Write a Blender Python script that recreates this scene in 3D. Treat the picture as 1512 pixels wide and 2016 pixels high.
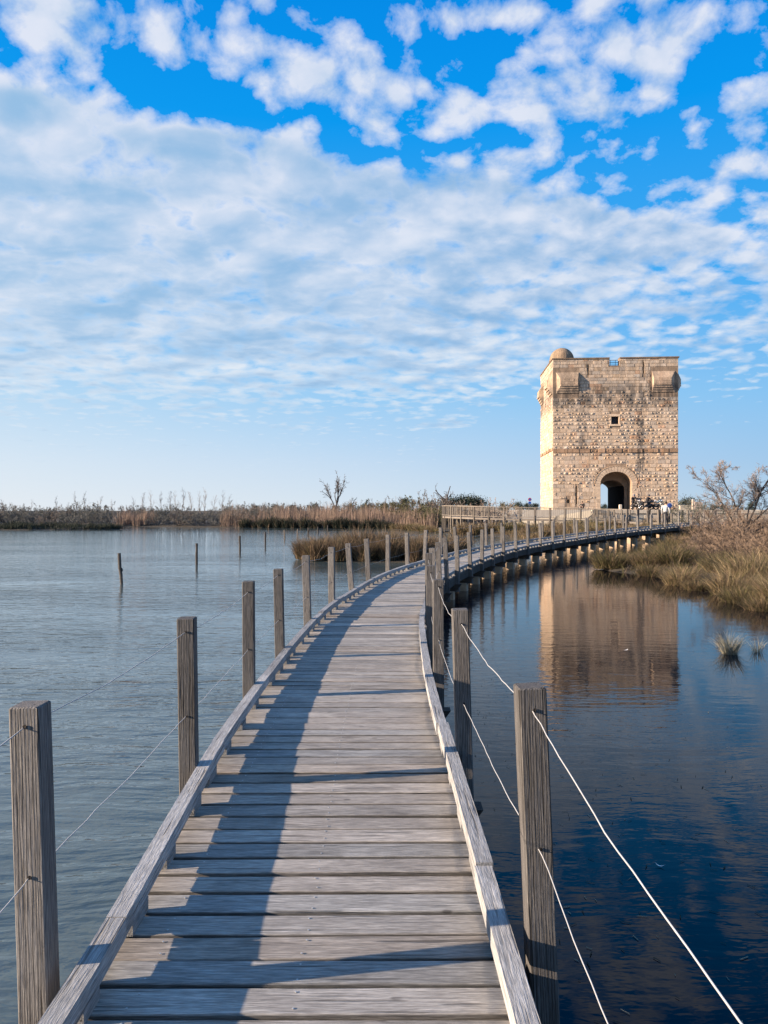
import bpy, bmesh, math, random
import numpy as np
from mathutils import Vector, Matrix, Euler
R = math.radians
for o in list(bpy.data.objects):
    bpy.data.objects.remove(o)
SC = bpy.context.scene
COL = SC.collection

# ------------------------------------------------------------------ camera
EYE = 2.2                      # eye above the water (z = 0); deck is at 0.6
cam_d = bpy.data.cameras.new('camera')
cam = bpy.data.objects.new('camera', cam_d)
COL.objects.link(cam)
cam_d.sensor_fit = 'VERTICAL'
cam_d.sensor_height = 36.0
cam_d.lens = 27.05
cam_d.clip_start = 0.05
cam_d.clip_end = 12000
cam.location = (0, 0, EYE)
cam.rotation_euler = (R(90 - 0.15), 0, 0)
SC.camera = cam

# ------------------------------------------------------------------ light
SUN_EL, SUN_AZ = R(15.0), R(10.0)        # sun stands left and a little behind the viewer
sun_dir = Vector((-math.cos(SUN_AZ) * math.cos(SUN_EL), -math.sin(SUN_AZ) * math.cos(SUN_EL), math.sin(SUN_EL)))
sl = bpy.data.lights.new('sun', 'SUN')
sl.energy = 5.0
sl.angle = R(0.5)
sl.color = (1.0, 0.80, 0.60)
so = bpy.data.objects.new('sun', sl)
COL.objects.link(so)
so.rotation_euler = sun_dir.to_track_quat('Z', 'Y').to_euler()
so.location = (-40, -10, 30)
SC.view_settings.view_transform = 'Standard'
SC.view_settings.look = 'None'
SC.view_settings.gamma = 1
SC.view_settings.use_curve_mapping = False
SC.view_settings.exposure = 1.45
SC.cycles.max_bounces = 6
SC.cycles.diffuse_bounces = 3
SC.cycles.glossy_bounces = 3
SC.cycles.transmission_bounces = 2
SC.cycles.caustics_reflective = False
SC.cycles.caustics_refractive = False
SC.cycles.sample_clamp_indirect = 4


class NT:
    """small helper round a node tree"""
    def __init__(s, tree):
        s.t = tree
        tree.nodes.clear()

    def n(s, kind, **kw):
        nd = s.t.nodes.new(kind)
        for k, v in kw.items():
            setattr(nd, k, v)
        return nd

    def put(s, sock, v):
        if v is None:
            return
        if isinstance(v, bpy.types.NodeSocket):
            s.t.links.new(v, sock)
        elif hasattr(sock, 'default_value'):
            if isinstance(v, (tuple, list)) and len(v) == 3 and len(sock.default_value) == 4:
                v = (*v, 1)
            sock.default_value = v

    def m(s, op, a, b=None, c=None, clamp=False):
        nd = s.n('ShaderNodeMath', operation=op, use_clamp=clamp)
        for i, v in enumerate((a, b, c)):
            s.put(nd.inputs[i], v)
        return nd.outputs[0]

    def vm(s, op, a, b=None, scale=None):
        nd = s.n('ShaderNodeVectorMath', operation=op)
        s.put(nd.inputs[0], a)
        s.put(nd.inputs[1], b)
        if scale is not None:
            s.put(nd.inputs['Scale'], scale)
        return nd.outputs[1] if op in ('LENGTH', 'DISTANCE', 'DOT_PRODUCT') else nd.outputs[0]

    def mix(s, f, a, b, blend='MIX'):
        nd = s.n('ShaderNodeMix', data_type='RGBA', blend_type=blend)
        s.put(nd.inputs[0], f)
        s.put(nd.inputs[6], a)
        s.put(nd.inputs[7], b)
        return nd.outputs[2]

    def ss(s, x, lo, hi, a=0.0, b=1.0, kind='SMOOTHSTEP'):
        nd = s.n('ShaderNodeMapRange', interpolation_type=kind)
        for i, v in enumerate((x, lo, hi, a, b)):
            s.put(nd.inputs[i], v)
        return nd.outputs[0]

    def noise(s, vec, scale, detail=4.0, rough=0.5, dist=0.0, dim='3D', lac=2.0):
        nd = s.n('ShaderNodeTexNoise', noise_dimensions=dim)
        s.put(nd.inputs['Vector'], vec)
        for k, v in (('Scale', scale), ('Detail', detail), ('Roughness', rough), ('Distortion', dist), ('Lacunarity', lac)):
            s.put(nd.inputs[k], v)
        return nd.outputs[0]

    def ramp(s, f, stops, kind='LINEAR'):
        nd = s.n('ShaderNodeValToRGB')
        cr = nd.color_ramp
        cr.interpolation = kind
        while len(cr.elements) < len(stops):
            cr.elements.new(0.5)
        for e, (p, c) in zip(cr.elements, stops):
            e.position = p
            e.color = (*c, 1) if len(c) == 3 else c
        s.put(nd.inputs[0], f)
        return nd.outputs[0]

    def xyz(s, v):
        nd = s.n('ShaderNodeSeparateXYZ')
        s.put(nd.inputs[0], v)
        return nd.outputs

    def comb(s, x, y, z=0.0):
        nd = s.n('ShaderNodeCombineXYZ')
        for i, v in enumerate((x, y, z)):
            s.put(nd.inputs[i], v)
        return nd.outputs[0]

    def mapping(s, v, loc=(0, 0, 0), rot=(0, 0, 0), scale=(1, 1, 1)):
        nd = s.n('ShaderNodeMapping')
        s.put(nd.inputs[0], v)
        nd.inputs[1].default_value = loc
        nd.inputs[2].default_value = rot
        nd.inputs[3].default_value = scale
        return nd.outputs[0]


# ------------------------------------------------------------------ sky: daylight sky plus one layer of broken cloud
def lin(r, g, b):
    f = lambda c: (c / 255 / 12.92) if c / 255 <= 0.04045 else ((c / 255 + 0.055) / 1.055) ** 2.4
    return (f(r), f(g), f(b))


def make_world():
    w = bpy.data.worlds.new('World')
    SC.world = w
    w.use_nodes = True
    N = NT(w.node_tree)
    K = 1 / 2 ** 1.45
    d = N.n('ShaderNodeTexCoord').outputs['Generated']
    x, y, z = N.xyz(d)
    sky = N.n('ShaderNodeTexSky', sky_type='NISHITA', sun_disc=False, sun_elevation=SUN_EL, sun_rotation=R(180 + 79),
              altitude=0, air_density=1.0, dust_density=1.2, ozone_density=2.0)
    hs = N.n('ShaderNodeHueSaturation')
    N.put(hs.inputs['Color'], sky.outputs[0])
    hs.inputs['Saturation'].default_value = 1.3
    nish = N.vm('SCALE', hs.outputs[0], scale=0.05)
    # clear-sky colour by height over the horizon
    az = N.ss(x, -0.75, 0.7, 0, 1, 'LINEAR')
    zen = N.ramp(N.m('MAXIMUM', z, 0.0), [(0.0, lin(218, 231, 242)), (0.06, lin(198, 221, 244)), (0.14, lin(158, 207, 246)),
                                            (0.28, lin(74, 176, 246)), (0.45, lin(6, 154, 242)), (0.60, lin(0, 134, 230)), (1, lin(10, 118, 186))])
    zenR = N.ramp(N.m('MAXIMUM', z, 0.0), [(0.0, lin(168, 200, 226)), (0.06, lin(140, 190, 232)), (0.14, lin(122, 190, 242)),
                                             (0.28, lin(60, 168, 244)), (0.45, lin(2, 152, 242)), (0.60, lin(0, 134, 230)), (1, lin(10, 118, 186))])
    zenL = N.ramp(N.m('MAXIMUM', z, 0.0), [(0.0, lin(240, 243, 247)), (0.06, lin(228, 239, 248)), (0.14, lin(202, 227, 246)),
                                             (0.28, lin(100, 185, 246)), (0.45, lin(14, 156, 242)), (0.60, lin(0, 134, 230)), (1, lin(10, 118, 186))])
    clear = N.mix(N.ss(az, 0.5, 1.0, 0, 1, 'LINEAR'), N.mix(N.ss(az, 0.0, 0.5, 0, 1, 'LINEAR'), zenL, zen), zenR)
    clear = N.vm('SCALE', clear, scale=K)
    base = N.mix(0.03, clear, nish)
    # cloud layer: project the view direction on a plane high above
    zz = N.m('ADD', N.m('MAXIMUM', z, 0.0), 0.012)
    u = N.m('DIVIDE', x, zz)
    v = N.m('DIVIDE', y, zz)
    puv = N.comb(u, v, 0.0)
    p0 = N.vm('SCALE', puv, scale=N.m('MULTIPLY', N.m('POWER', N.m('MAXIMUM', N.vm('LENGTH', puv), 0.3), -0.42), 1.34))
    wob = N.n('ShaderNodeTexNoise')
    N.put(wob.inputs['Vector'], p0)
    wob.inputs['Scale'].default_value = 3.2
    wob.inputs['Detail'].default_value = 3
    p = N.vm('ADD', p0, N.vm('SCALE', N.vm('SUBTRACT', wob.outputs['Color'], (0.5, 0.5, 0.5)), scale=0.10))
    # coverage: one long bank, then placed puffs and gaps
    bank = N.ss(N.m('SUBTRACT', N.m('SUBTRACT', v, N.m('MULTIPLY', u, 0.42)), 2.14), -0.10, 0.10)
    farfade = N.ss(v, 3.6, 7.2)
    cov = N.m('ADD', 0.505, N.m('MULTIPLY', bank, 0.45))
    cov = N.m('SUBTRACT', cov, N.m('MULTIPLY', farfade, 0.42))
    cov = N.m('SUBTRACT', cov, N.m('MULTIPLY', N.ss(v, 2.6, 3.6), 0.07))
    cov = N.m('SUBTRACT', cov, N.m('MULTIPLY', N.m('MULTIPLY', N.ss(N.vm('LENGTH', puv), 1.55, 1.25), N.ss(v, 0.0, 0.3)), 0.5))      # cloud thinned above the view, shaped to darken pool reflections and cool the fill
    cov = N.m('SUBTRACT', cov, N.m('MULTIPLY', N.ss(v, 5.5, 9.5), 0.3))
    cov = N.m('SUBTRACT', cov, N.m('MULTIPLY', N.m('MULTIPLY', N.ss(u, 0.55, 1.5), bank), 0.34))

    def blob(cov, px, py, rx, ry, amp, rot=0.0):
        up, vp = (px - 756) / (1004 - py), 1515 / (1004 - py)
        ru = rx / (1004 - py)
        rv = ry * 1515 / (1004 - py) ** 2
        a = N.comb(N.m('DIVIDE', N.m('SUBTRACT', u, up), ru), N.m('DIVIDE', N.m('SUBTRACT', v, vp), rv), 0)
        if rot:
            a = N.mapping(a, rot=(0, 0, rot))
        amp *= 0.62
        g = N.m('POWER', 2.718, N.m('MULTIPLY', N.m('POWER', N.vm('LENGTH', a), 2.0), -1.0))
        return N.m('ADD', cov, N.m('MULTIPLY', g, amp))
    for b in [(340, 165, 120, 50, -.50), (240, 90, 60, 40, -.22), (430, 210, 130, 34, -.50), (760, 310, 80, 34, -.55), (780, 60, 60, 60, -.30), (10, 60, 26, 24, -.3),
              (960, 75, 110, 40, -.52), (800, 200, 45, 40, -.25), (1450, 100, 80, 80, -.55), (1330, 280, 130, 60, -.48), (1130, 310, 70, 28, -.30), (1240, 370, 70, 22, -.30), (1010, 262, 150, 22, -.35),
              (560, 60, 90, 60, .06), (330, 40, 100, 45, .36), (110, 40, 150, 70, .48), (590, 130, 110, 55, .36), (1280, 70, 120, 55, .45), (960, 170, 140, 55, .52), (1190, 210, 90, 32, .4), (700, 230, 90, 36, .20),
              (1090, 285, 70, 32, .28), (960, 290, 60, 32, .16), (1450, 310, 70, 50, .40), (1060, 8, 90, 30, .30), (1490, 180, 40, 20, .35), (930, 15, 90, 25, .2), (1290, 300, 40, 12, .25), (1180, 330, 40, 14, .2),
              (1380, 460, 120, 30, .22), (1230, 460, 90, 26, .18), (870, 820, 70, 14, .55), (1420, 815, 80, 14, .5), (1000, 770, 60, 8, .2), (1350, 620, 160, 40, -.05), (400, 790, 60, 8, .25), (600, 820, 80, 8, .25)]:
        cov = blob(cov, *b)
    # billows: rounded cells broken up by fine turbulence; smoother inside the bank
    def billow(q, detail):
        vo = N.n('ShaderNodeTexVoronoi', voronoi_dimensions='2D', feature='SMOOTH_F1')
        N.put(vo.inputs['Vector'], q)
        vo.inputs['Scale'].default_value = 8.2
        vo.inputs['Smoothness'].default_value = 0.7
        vo.inputs['Detail'].default_value = 1.0
        f = N.noise(q, 11.5, detail, 0.60, 0.0)
        return N.m('ADD', N.m('MULTIPLY', f, 0.72), N.m('MULTIPLY', N.m('SUBTRACT', 0.85, vo.outputs['Distance']), 0.36))
    n1 = billow(p, 9.0)
    n2 = N.noise(p, 2.6, 4.0, 0.5, 0.0)
    nn = N.m('ADD', N.m('MULTIPLY', n1, 0.78), N.m('MULTIPLY', n2, 0.22))
    thr = N.m('SUBTRACT', N.ss(bank, 0, 1, 0.662, 0.632), N.m('MULTIPLY', cov, 0.45))
    dens = N.m('SUBTRACT', nn, thr)
    soft = N.ss(v, 2.0, 4.5, 0.19, 0.24)
    alpha = N.m('DIVIDE', N.m('ADD', dens, 0.012), soft, clamp=True)
    alpha = N.m('POWER', alpha, 0.8)
    alpha = N.m('MULTIPLY', alpha, N.ss(v, 5.0, 16.0, 0.97, 0.45))
    # light and shade of the cloud: the side towards the sun and the near edge are brighter
    smooth = N.m('MULTIPLY', bank, N.ss(u, 1.0, -0.5))
    off = N.vm('ADD', p, (-0.05, -0.05, 0.0))
    fine = N.m('MULTIPLY', N.m('SUBTRACT', billow(p, 4.0), billow(off, 4.0)), N.ss(smooth, 0.1, 0.95, 1.9, 0.45))
    pb = N.mapping(p, loc=(2.3, 0.7, 0), rot=(0, 0, -0.28), scale=(1.0, 1.5, 1))
    ob = N.vm('ADD', pb, (-0.09, -0.13, 0.0))
    broad = N.m('MULTIPLY', N.m('SUBTRACT', N.noise(pb, 3.3, 5.0, 0.50, 0.25), N.noise(ob, 3.3, 5.0, 0.50, 0.25)), 2.6)
    lump = N.noise(N.mapping(p0, loc=(3.1, 1.7, 0), rot=(0, 0, -0.35), scale=(1.0, 1.7, 1)), 1.7, 2.0, 0.45, 0.3)
    thick = N.ss(dens, 0.04, 0.34)
    lit = N.m('SUBTRACT', N.m('ADD', 0.80, fine), N.m('MULTIPLY', thick, N.ss(bank, 0, 1, 0.22, 0.62)))
    lit = N.m('ADD', lit, N.m('MULTIPLY', broad, N.ss(bank, 0, 1, 0.3, 0.8)))
    lit = N.m('ADD', lit, N.m('MULTIPLY', N.m('SUBTRACT', lump, 0.47), N.ss(bank, 0, 1, 0.5, 1.3)))
    lit = N.ss(lit, -0.42, 1.36)
    shade = N.mix(N.ss(x, -0.6, 0.5, 0, 1, 'LINEAR'), lin(156, 195, 229), lin(134, 178, 223))
    white = N.mix(N.ss(v, 1.5, 6.0), lin(226, 232, 246), lin(226, 236, 246))
    cl = N.vm('SCALE', N.mix(lit, shade, white), scale=K)
    col = N.mix(alpha, base, cl)
    bg = N.n('ShaderNodeBackground')
    N.put(bg.inputs[0], col)
    bg.inputs[1].default_value = 1.0
    out = N.n('ShaderNodeOutputWorld')
    N.t.links.new(bg.outputs[0], out.inputs[0])
    w.cycles.sampling_method = 'MANUAL'
    w.cycles.sample_map_resolution = 512


make_world()


# ------------------------------------------------------------------ object helpers
rng = np.random.default_rng(7)


class MB:
    """collects geometry (with a tint per vertex) and links it as one mesh object"""
    def __init__(s):
        s.v, s.f, s.c, s.g, s.nv = [], [], [], [], 0
        s.mi = []

    def add(s, verts, faces, tint=(1, 1, 1), mi=0, grain=None):
        verts = np.asarray(verts, float).reshape(-1, 3)
        t = np.asarray(tint, float)
        if t.ndim == 1:
            t = np.tile(t, (len(verts), 1))
        s.v.append(verts)
        s.c.append(t)
        s.g.append(np.zeros((len(verts), 3)) if grain is None else np.asarray(grain, float))
        if isinstance(faces, np.ndarray):
            faces = [faces]
            for a in faces:
                s.f.append((a + s.nv))
                s.mi.append(np.full(len(a), mi))
        else:
            by = {}
            for q in faces:
                by.setdefault(len(q), []).append(q)
            for q in by.values():
                s.f.append(np.asarray(q) + s.nv)
                s.mi.append(np.full(len(q), mi))
        s.nv += len(verts)
        return s

    def mesh(s, name, mats, smooth=False):
        me = bpy.data.meshes.new(name)
        v = np.concatenate(s.v) if s.v else np.zeros((0, 3))
        me.vertices.add(len(v))
        me.vertices.foreach_set('co', v.ravel())
        li = np.concatenate([a.ravel() for a in s.f])
        tot = np.concatenate([np.full(len(a), a.shape[1]) for a in s.f])
        start = np.concatenate([[0], np.cumsum(tot)[:-1]])
        me.loops.add(len(li))
        me.loops.foreach_set('vertex_index', li.astype(np.int32))
        me.polygons.add(len(tot))
        me.polygons.foreach_set('loop_start', start.astype(np.int32))
        me.polygons.foreach_set('material_index', np.concatenate(s.mi).astype(np.int32))
        me.polygons.foreach_set('use_smooth', np.full(len(tot), smooth))
        c = np.concatenate(s.c)
        at = me.attributes.new('tint', 'FLOAT_COLOR', 'POINT')
        at.data.foreach_set('color', np.concatenate([c, np.ones((len(c), 1))], 1).astype(np.float32).ravel())
        g = np.concatenate(s.g)
        if g.any():
            at = me.attributes.new('grain', 'FLOAT_VECTOR', 'POINT')
            at.data.foreach_set('vector', g.astype(np.float32).ravel())
        me.update(calc_edges=True)
        me.validate()
        for m in (mats if isinstance(mats, (list, tuple)) else [mats]):
            me.materials.append(m)
        return me

    def build(s, name, mats, parent=None, smooth=False):
        o = bpy.data.objects.new(name, s.mesh(name, mats, smooth))
        COL.objects.link(o)
        if parent is not None:
            o.parent = parent
        return o


def tag(o, label=None, cat=None, group=None, kind=None):
    if label:
        assert 4 <= len(label.split()) <= 16, label
        o['label'] = label
    if cat:
        o['category'] = cat
    if group:
        o['group'] = group
    if kind:
        o['kind'] = kind
    return o


def empty(name, loc=(0, 0, 0), rz=0.0):
    o = bpy.data.objects.new(name, None)
    COL.objects.link(o)
    o.location = loc
    o.rotation_euler = (0, 0, rz)
    o.empty_display_size = 0.2
    return o


def copy_tree(o, parent=None):
    c = o.copy()
    COL.objects.link(c)
    c.parent = parent
    for ch in list(o.children):
        copy_tree(ch, c)
    return c


BOXF = [(0, 3, 2, 1), (4, 5, 6, 7), (0, 1, 5, 4), (1, 2, 6, 5), (2, 3, 7, 6), (3, 0, 4, 7)]


def box_v(x0, x1, y0, y1, z0, z1):
    return np.array([(x0, y0, z0), (x1, y0, z0), (x1, y1, z0), (x0, y1, z0), (x0, y0, z1), (x1, y0, z1), (x1, y1, z1), (x0, y1, z1)], float)


def add_box(mb, x0, x1, y0, y1, z0, z1, tint=(1, 1, 1), M=None, mi=0):
    v = box_v(x0, x1, y0, y1, z0, z1)
    if M is not None:
        v = v @ np.array(M)[:3, :3].T + np.array(M)[:3, 3]
    mb.add(v, BOXF, tint, mi)


def add_cbox(mb, x0, x1, y0, y1, z0, z1, c, M=None, tint=(1, 1, 1), grain_axis=None, edge=1.0):
    """box whose top (and upright) edges carry a small chamfer"""
    a = [(x0 + c, y0), (x1 - c, y0), (x1, y0 + c), (x1, y1 - c), (x1 - c, y1), (x0 + c, y1), (x0, y1 - c), (x0, y0 + c)]
    cx, cy = (x0 + x1) / 2, (y0 + y1) / 2
    ins = [(x - math.copysign(c, x - cx), y - math.copysign(c, y - cy)) for x, y in a]
    v = [(x, y, z0) for x, y in a] + [(x, y, z1 - c) for x, y in a] + [(x, y, z1) for x, y in ins]
    v = np.array(v)
    if edge < 1:                                     # flanks and lower edges tinted darker than the top
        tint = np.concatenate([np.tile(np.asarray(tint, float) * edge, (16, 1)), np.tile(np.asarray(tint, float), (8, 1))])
    gr = None
    if grain_axis is not None:                       # fibres run along this axis; a random start for every piece
        gr = np.roll(v, -grain_axis, axis=1) + rng.uniform(0, 40, 3)
    if M is not None:
        v = v @ np.array(M)[:3, :3].T + np.array(M)[:3, 3]
    f = [tuple(range(7, -1, -1)), tuple(range(16, 24))]
    for k in range(8):
        n = (k + 1) % 8
        f += [(k, n, 8 + n, 8 + k), (8 + k, 8 + n, 16 + n, 16 + k)]
    mb.add(v, f, tint, grain=gr)


def frame(loc, rz=0.0, lean=(0, 0)):
    return Matrix.Translation(loc) @ Euler((lean[0], lean[1], rz)).to_matrix().to_4x4()


def add_tube(mb, pts, rad, sides=6, tint=(1, 1, 1), caps=True):
    pts = np.asarray(pts, float)
    n = len(pts)
    rad = np.broadcast_to(np.asarray(rad, float), (n,))
    d = np.gradient(pts, axis=0)
    d /= np.linalg.norm(d, axis=1, keepdims=True) + 1e-9
    up = np.array([0, 0, 1.0]) if abs(d[:, 2]).mean() < 0.8 else np.array([1.0, 0, 0])
    a = np.cross(d, up)
    a /= np.linalg.norm(a, axis=1, keepdims=True) + 1e-9
    b = np.cross(d, a)
    th = np.arange(sides) / sides * 2 * math.pi
    v = pts[:, None] + rad[:, None, None] * (np.cos(th)[None, :, None] * a[:, None] + np.sin(th)[None, :, None] * b[:, None])
    f = []
    for i in range(n - 1):
        for k in range(sides):
            m = (k + 1) % sides
            f.append((i * sides + k, i * sides + m, (i + 1) * sides + m, (i + 1) * sides + k))
    mb.add(v.reshape(-1, 3), f, tint)
    if caps:
        mb.add(v[0], [tuple(range(sides))], tint)
        mb.add(v[-1], [tuple(range(sides - 1, -1, -1))], tint)


def add_lathe(mb, prof, sides=16, M=None, tint=(1, 1, 1), axis='z', mi=0):
    """prof: list of (radius, height)"""
    th = np.arange(sides) / sides * 2 * math.pi
    v = []
    for r, z in prof:
        v += [(r * math.cos(t), r * math.sin(t), z) for t in th]
    v = np.array(v)
    if axis == 'x':
        v = v[:, [2, 0, 1]]
    elif axis == 'y':
        v = v[:, [0, 2, 1]]
    if M is not None:
        v = v @ np.array(M)[:3, :3].T + np.array(M)[:3, 3]
    f = []
    for i in range(len(prof) - 1):
        for k in range(sides):
            m = (k + 1) % sides
            f.append((i * sides + k, i * sides + m, (i + 1) * sides + m, (i + 1) * sides + k))
    f.append(tuple(range(sides - 1, -1, -1)))
    f.append(tuple(range((len(prof) - 1) * sides, len(prof) * sides)))
    mb.add(v, f, tint, mi)


# ------------------------------------------------------------------ materials
def new_mat(name):
    m = bpy.data.materials.new(name)
    m.use_nodes = True
    N = NT(m.node_tree)
    out = N.n('ShaderNodeOutputMaterial')
    b = N.n('ShaderNodeBsdfPrincipled')
    N.t.links.new(b.outputs[0], out.inputs[0])
    return m, N, b


def attr(N, name='tint'):
    return N.n('ShaderNodeAttribute', attribute_name=name).outputs['Color']


def bump(N, b, h, dist=0.01, strength=1.0):
    nd = N.n('ShaderNodeBump')
    nd.inputs['Strength'].default_value = strength
    nd.inputs['Distance'].default_value = dist
    N.put(nd.inputs['Height'], h)
    N.t.links.new(nd.outputs[0], b.inputs['Normal'])


def mat_wood(name, cols, grain_axis, rough=0.75, ring=True, scale=1.0, dark=0.5, bumpd=0.004):
    """weathered timber: long fibres along grain_axis, checks, knots and growth-ring figure"""
    m, N, b = new_mat(name)
    if grain_axis == 'attr':                        # plank coordinates stored on the mesh
        co = N.n('ShaderNodeAttribute', attribute_name='grain').outputs['Vector']
    else:
        co = N.n('ShaderNodeTexCoord').outputs['Object']
        if grain_axis == 'z':
            rnd = N.n('ShaderNodeObjectInfo').outputs['Random']
            co = N.vm('ADD', co, N.vm('SCALE', (3.1, 7.7, 5.3), scale=N.m('MULTIPLY', rnd, 4.0)))
            x, y, z = N.xyz(co)
            co = N.comb(z, N.m('ADD', x, y), N.m('SUBTRACT', y, x))
    g = N.mapping(co, scale=(1.2 * scale, 26 * scale, 26 * scale))
    fine = N.noise(g, 4.0, 5.0, 0.65)
    fine2 = N.noise(N.mapping(co, scale=(5 * scale, 90 * scale, 90 * scale)), 3.0, 3.0, 0.6)
    big = N.noise(N.mapping(co, scale=(1.5, 3.5, 3.5)), 1.3, 4.0, 0.55)
    wavec = N.mapping(co, scale=(0.42 * scale, 5.5 * scale, 5.5 * scale))
    wn = N.n('ShaderNodeTexWave', wave_type='RINGS', rings_direction='Y')
    N.put(wn.inputs['Vector'], wavec)
    for k, vv in (('Scale', 5.5), ('Distortion', 7.0), ('Detail', 2.0), ('Detail Scale', 0.9), ('Detail Roughness', 0.5)):
        wn.inputs[k].default_value = vv
    ringv = N.m('SUBTRACT', 1.0, N.ss(wn.outputs['Fac'], 0.62, 0.95)) if ring else big
    tone = N.m('ADD', N.m('MULTIPLY', fine, 0.55), N.m('ADD', N.m('MULTIPLY', ringv, 0.22 if ring else 0.1), N.m('MULTIPLY', big, 0.30)))
    c = N.ramp(tone, [(0.28, cols[0]), (0.50, cols[1]), (0.72, cols[2])])
    chk = N.ss(N.noise(N.mapping(co, scale=(0.9 * scale, 34 * scale, 34 * scale)), 2.0, 2.0, 0.5), 0.62, 0.70)
    c = N.mix(N.m('MULTIPLY', chk, dark), c, (0.035, 0.03, 0.027))
    kn = N.n('ShaderNodeTexVoronoi', feature='F1')
    N.put(kn.inputs['Vector'], N.mapping(co, scale=(2.2, 5.0, 5.0)))
    kn.inputs['Scale'].default_value = 1.6
    knot = N.m('MULTIPLY', N.ss(kn.outputs['Distance'], 0.10, 0.04), N.ss(N.noise(co, 3.0, 2.0), 0.45, 0.55))
    c = N.mix(N.m('MULTIPLY', knot, 0.7), c, (0.05, 0.042, 0.036))
    stain = N.ss(N.noise(N.mapping(co, loc=(9, 4, 2), scale=(1.0, 2.0, 2.0)), 1.7, 6.0, 0.65), 0.55, 0.72)
    c = N.mix(N.m('MULTIPLY', stain, 0.38), c, (0.10, 0.088, 0.075))
    fib = N.ss(fine2, 0.3, 0.75, 0.58, 1.24)
    c = N.mix(1.0, c, N.comb(fib, fib, fib), 'MULTIPLY')
    if grain_axis == 'z':
        pv = N.ss(rnd, 0.0, 1.0, 0.72, 1.22, 'LINEAR')
        c = N.mix(1.0, c, N.comb(pv, pv, pv), 'MULTIPLY')
    c = N.mix(1.0, c, attr(N), 'MULTIPLY')
    N.put(b.inputs['Base Color'], c)
    N.put(b.inputs['Roughness'], rough)
    b.inputs['Specular IOR Level'].default_value = 0.3
    h = N.m('SUBTRACT', N.m('ADD', fine, N.m('MULTIPLY', fine2, 0.5)), N.m('ADD', chk, N.m('MULTIPLY', ringv, 0.25 if ring else 0)))
    bump(N, b, h, bumpd)
    return m


def mat_plain(name, col, rough=0.7, metal=0.0, var=0.12, scale=8.0, spec=0.4, bumpd=0.0, tinted=True):
    m, N, b = new_mat(name)
    co = N.n('ShaderNodeTexCoord').outputs['Object']
    n = N.noise(co, scale, 4.0, 0.6)
    f = N.ss(n, 0.25, 0.75, 1 - var, 1 + var, 'LINEAR')
    c = N.mix(1.0, col, N.comb(f, f, f), 'MULTIPLY')
    if tinted:
        c = N.mix(1.0, c, attr(N), 'MULTIPLY')
    N.put(b.inputs['Base Color'], c)
    N.put(b.inputs['Roughness'], N.ss(n, 0.3, 0.7, max(rough - .08, .02), min(rough + .08, 1)))
    b.inputs['Metallic'].default_value = metal
    b.inputs['Specular IOR Level'].default_value = spec
    if bumpd:
        bump(N, b, n, bumpd)
    return m


def mat_foliage(name, rough=0.75, trans=0.25):
    m, N, b = new_mat(name)
    c = attr(N)
    N.put(b.inputs['Base Color'], c)
    b.inputs['Roughness'].default_value = rough
    b.inputs['Specular IOR Level'].default_value = 0.2
    if trans:
        tr = N.n('ShaderNodeBsdfTranslucent')
        N.put(tr.inputs[0], c)
        mx = N.n('ShaderNodeMixShader')
        mx.inputs[0].default_value = trans
        out = [n for n in N.t.nodes if n.type == 'OUTPUT_MATERIAL'][0]
        N.t.links.new(b.outputs[0], mx.inputs[1])
        N.t.links.new(tr.outputs[0], mx.inputs[2])
        N.t.links.new(mx.outputs[0], out.inputs[0])
    return m


M_PLANK = mat_wood('deck_timber', [(0.165, 0.148, 0.133), (0.383, 0.351, 0.314), (0.658, 0.602, 0.537)], 'attr', ring=False, dark=0.55)
M_KERB = mat_wood('kerb_timber', [(0.168, 0.168, 0.169), (0.362, 0.361, 0.361), (0.569, 0.567, 0.565)], 'attr', ring=False, dark=0.6)
M_POST = mat_wood('post_timber', [(0.036, 0.033, 0.033), (0.101, 0.093, 0.088), (0.214, 0.201, 0.193)], 'z', ring=True, dark=0.85)
M_BEAM = mat_wood('dark_beam_timber', [(0.03, 0.026, 0.024), (0.06, 0.052, 0.046), (0.10, 0.085, 0.075)], 'attr', ring=False)
M_RAILWOOD = mat_plain('pale_rail_timber', (0.20, 0.172, 0.145), 0.8, var=0.3, scale=3)
M_PIER = mat_plain('pale_pier_timber', (0.40, 0.30, 0.215), 0.85, var=0.25, scale=5, bumpd=0.01)
M_WIRE = mat_plain('galvanised_wire', (0.40, 0.40, 0.40), 0.5, metal=0.0, var=0.1, scale=40)
M_SCREW = mat_plain('steel_screw', (0.5, 0.5, 0.49), 0.4, metal=0.5, var=0.1)
M_STAKE = mat_wood('old_stake_timber', [(0.024, 0.021, 0.018), (0.064, 0.054, 0.048), (0.128, 0.112, 0.096)], 'z', ring=False)
M_REED = mat_foliage('reed_blades')
M_TWIG = mat_foliage('bare_twigs', 0.85, 0.0)
M_LEAF = mat_foliage('scrub_leaves', 0.7, 0.2)


# ------------------------------------------------------------------ boardwalk over the water
CP = np.array([(-.31, -6), (-.31, -3), (-.31, 0), (-.315, 2.5), (-.325, 4.5), (-.33, 6.3), (-.295, 8.5), (-.19, 10.9), (.0, 12.9), (.27, 15), (.62, 17.3), (1.13, 19.6),
               (1.78, 21.9), (2.5, 24.3), (3.2, 26.4), (3.95, 28.4), (4.72, 30.2), (5.6, 32.1), (6.58, 34.1), (7.62, 36.1), (8.8, 38.2), (10.4, 41.2), (12.1, 44.2), (14.1, 47.2),
               (16.3, 49.9), (18.5, 52.2), (20.7, 54.4), (22.7, 56.4), (24.8, 58.4), (27, 60.4)])


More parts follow.
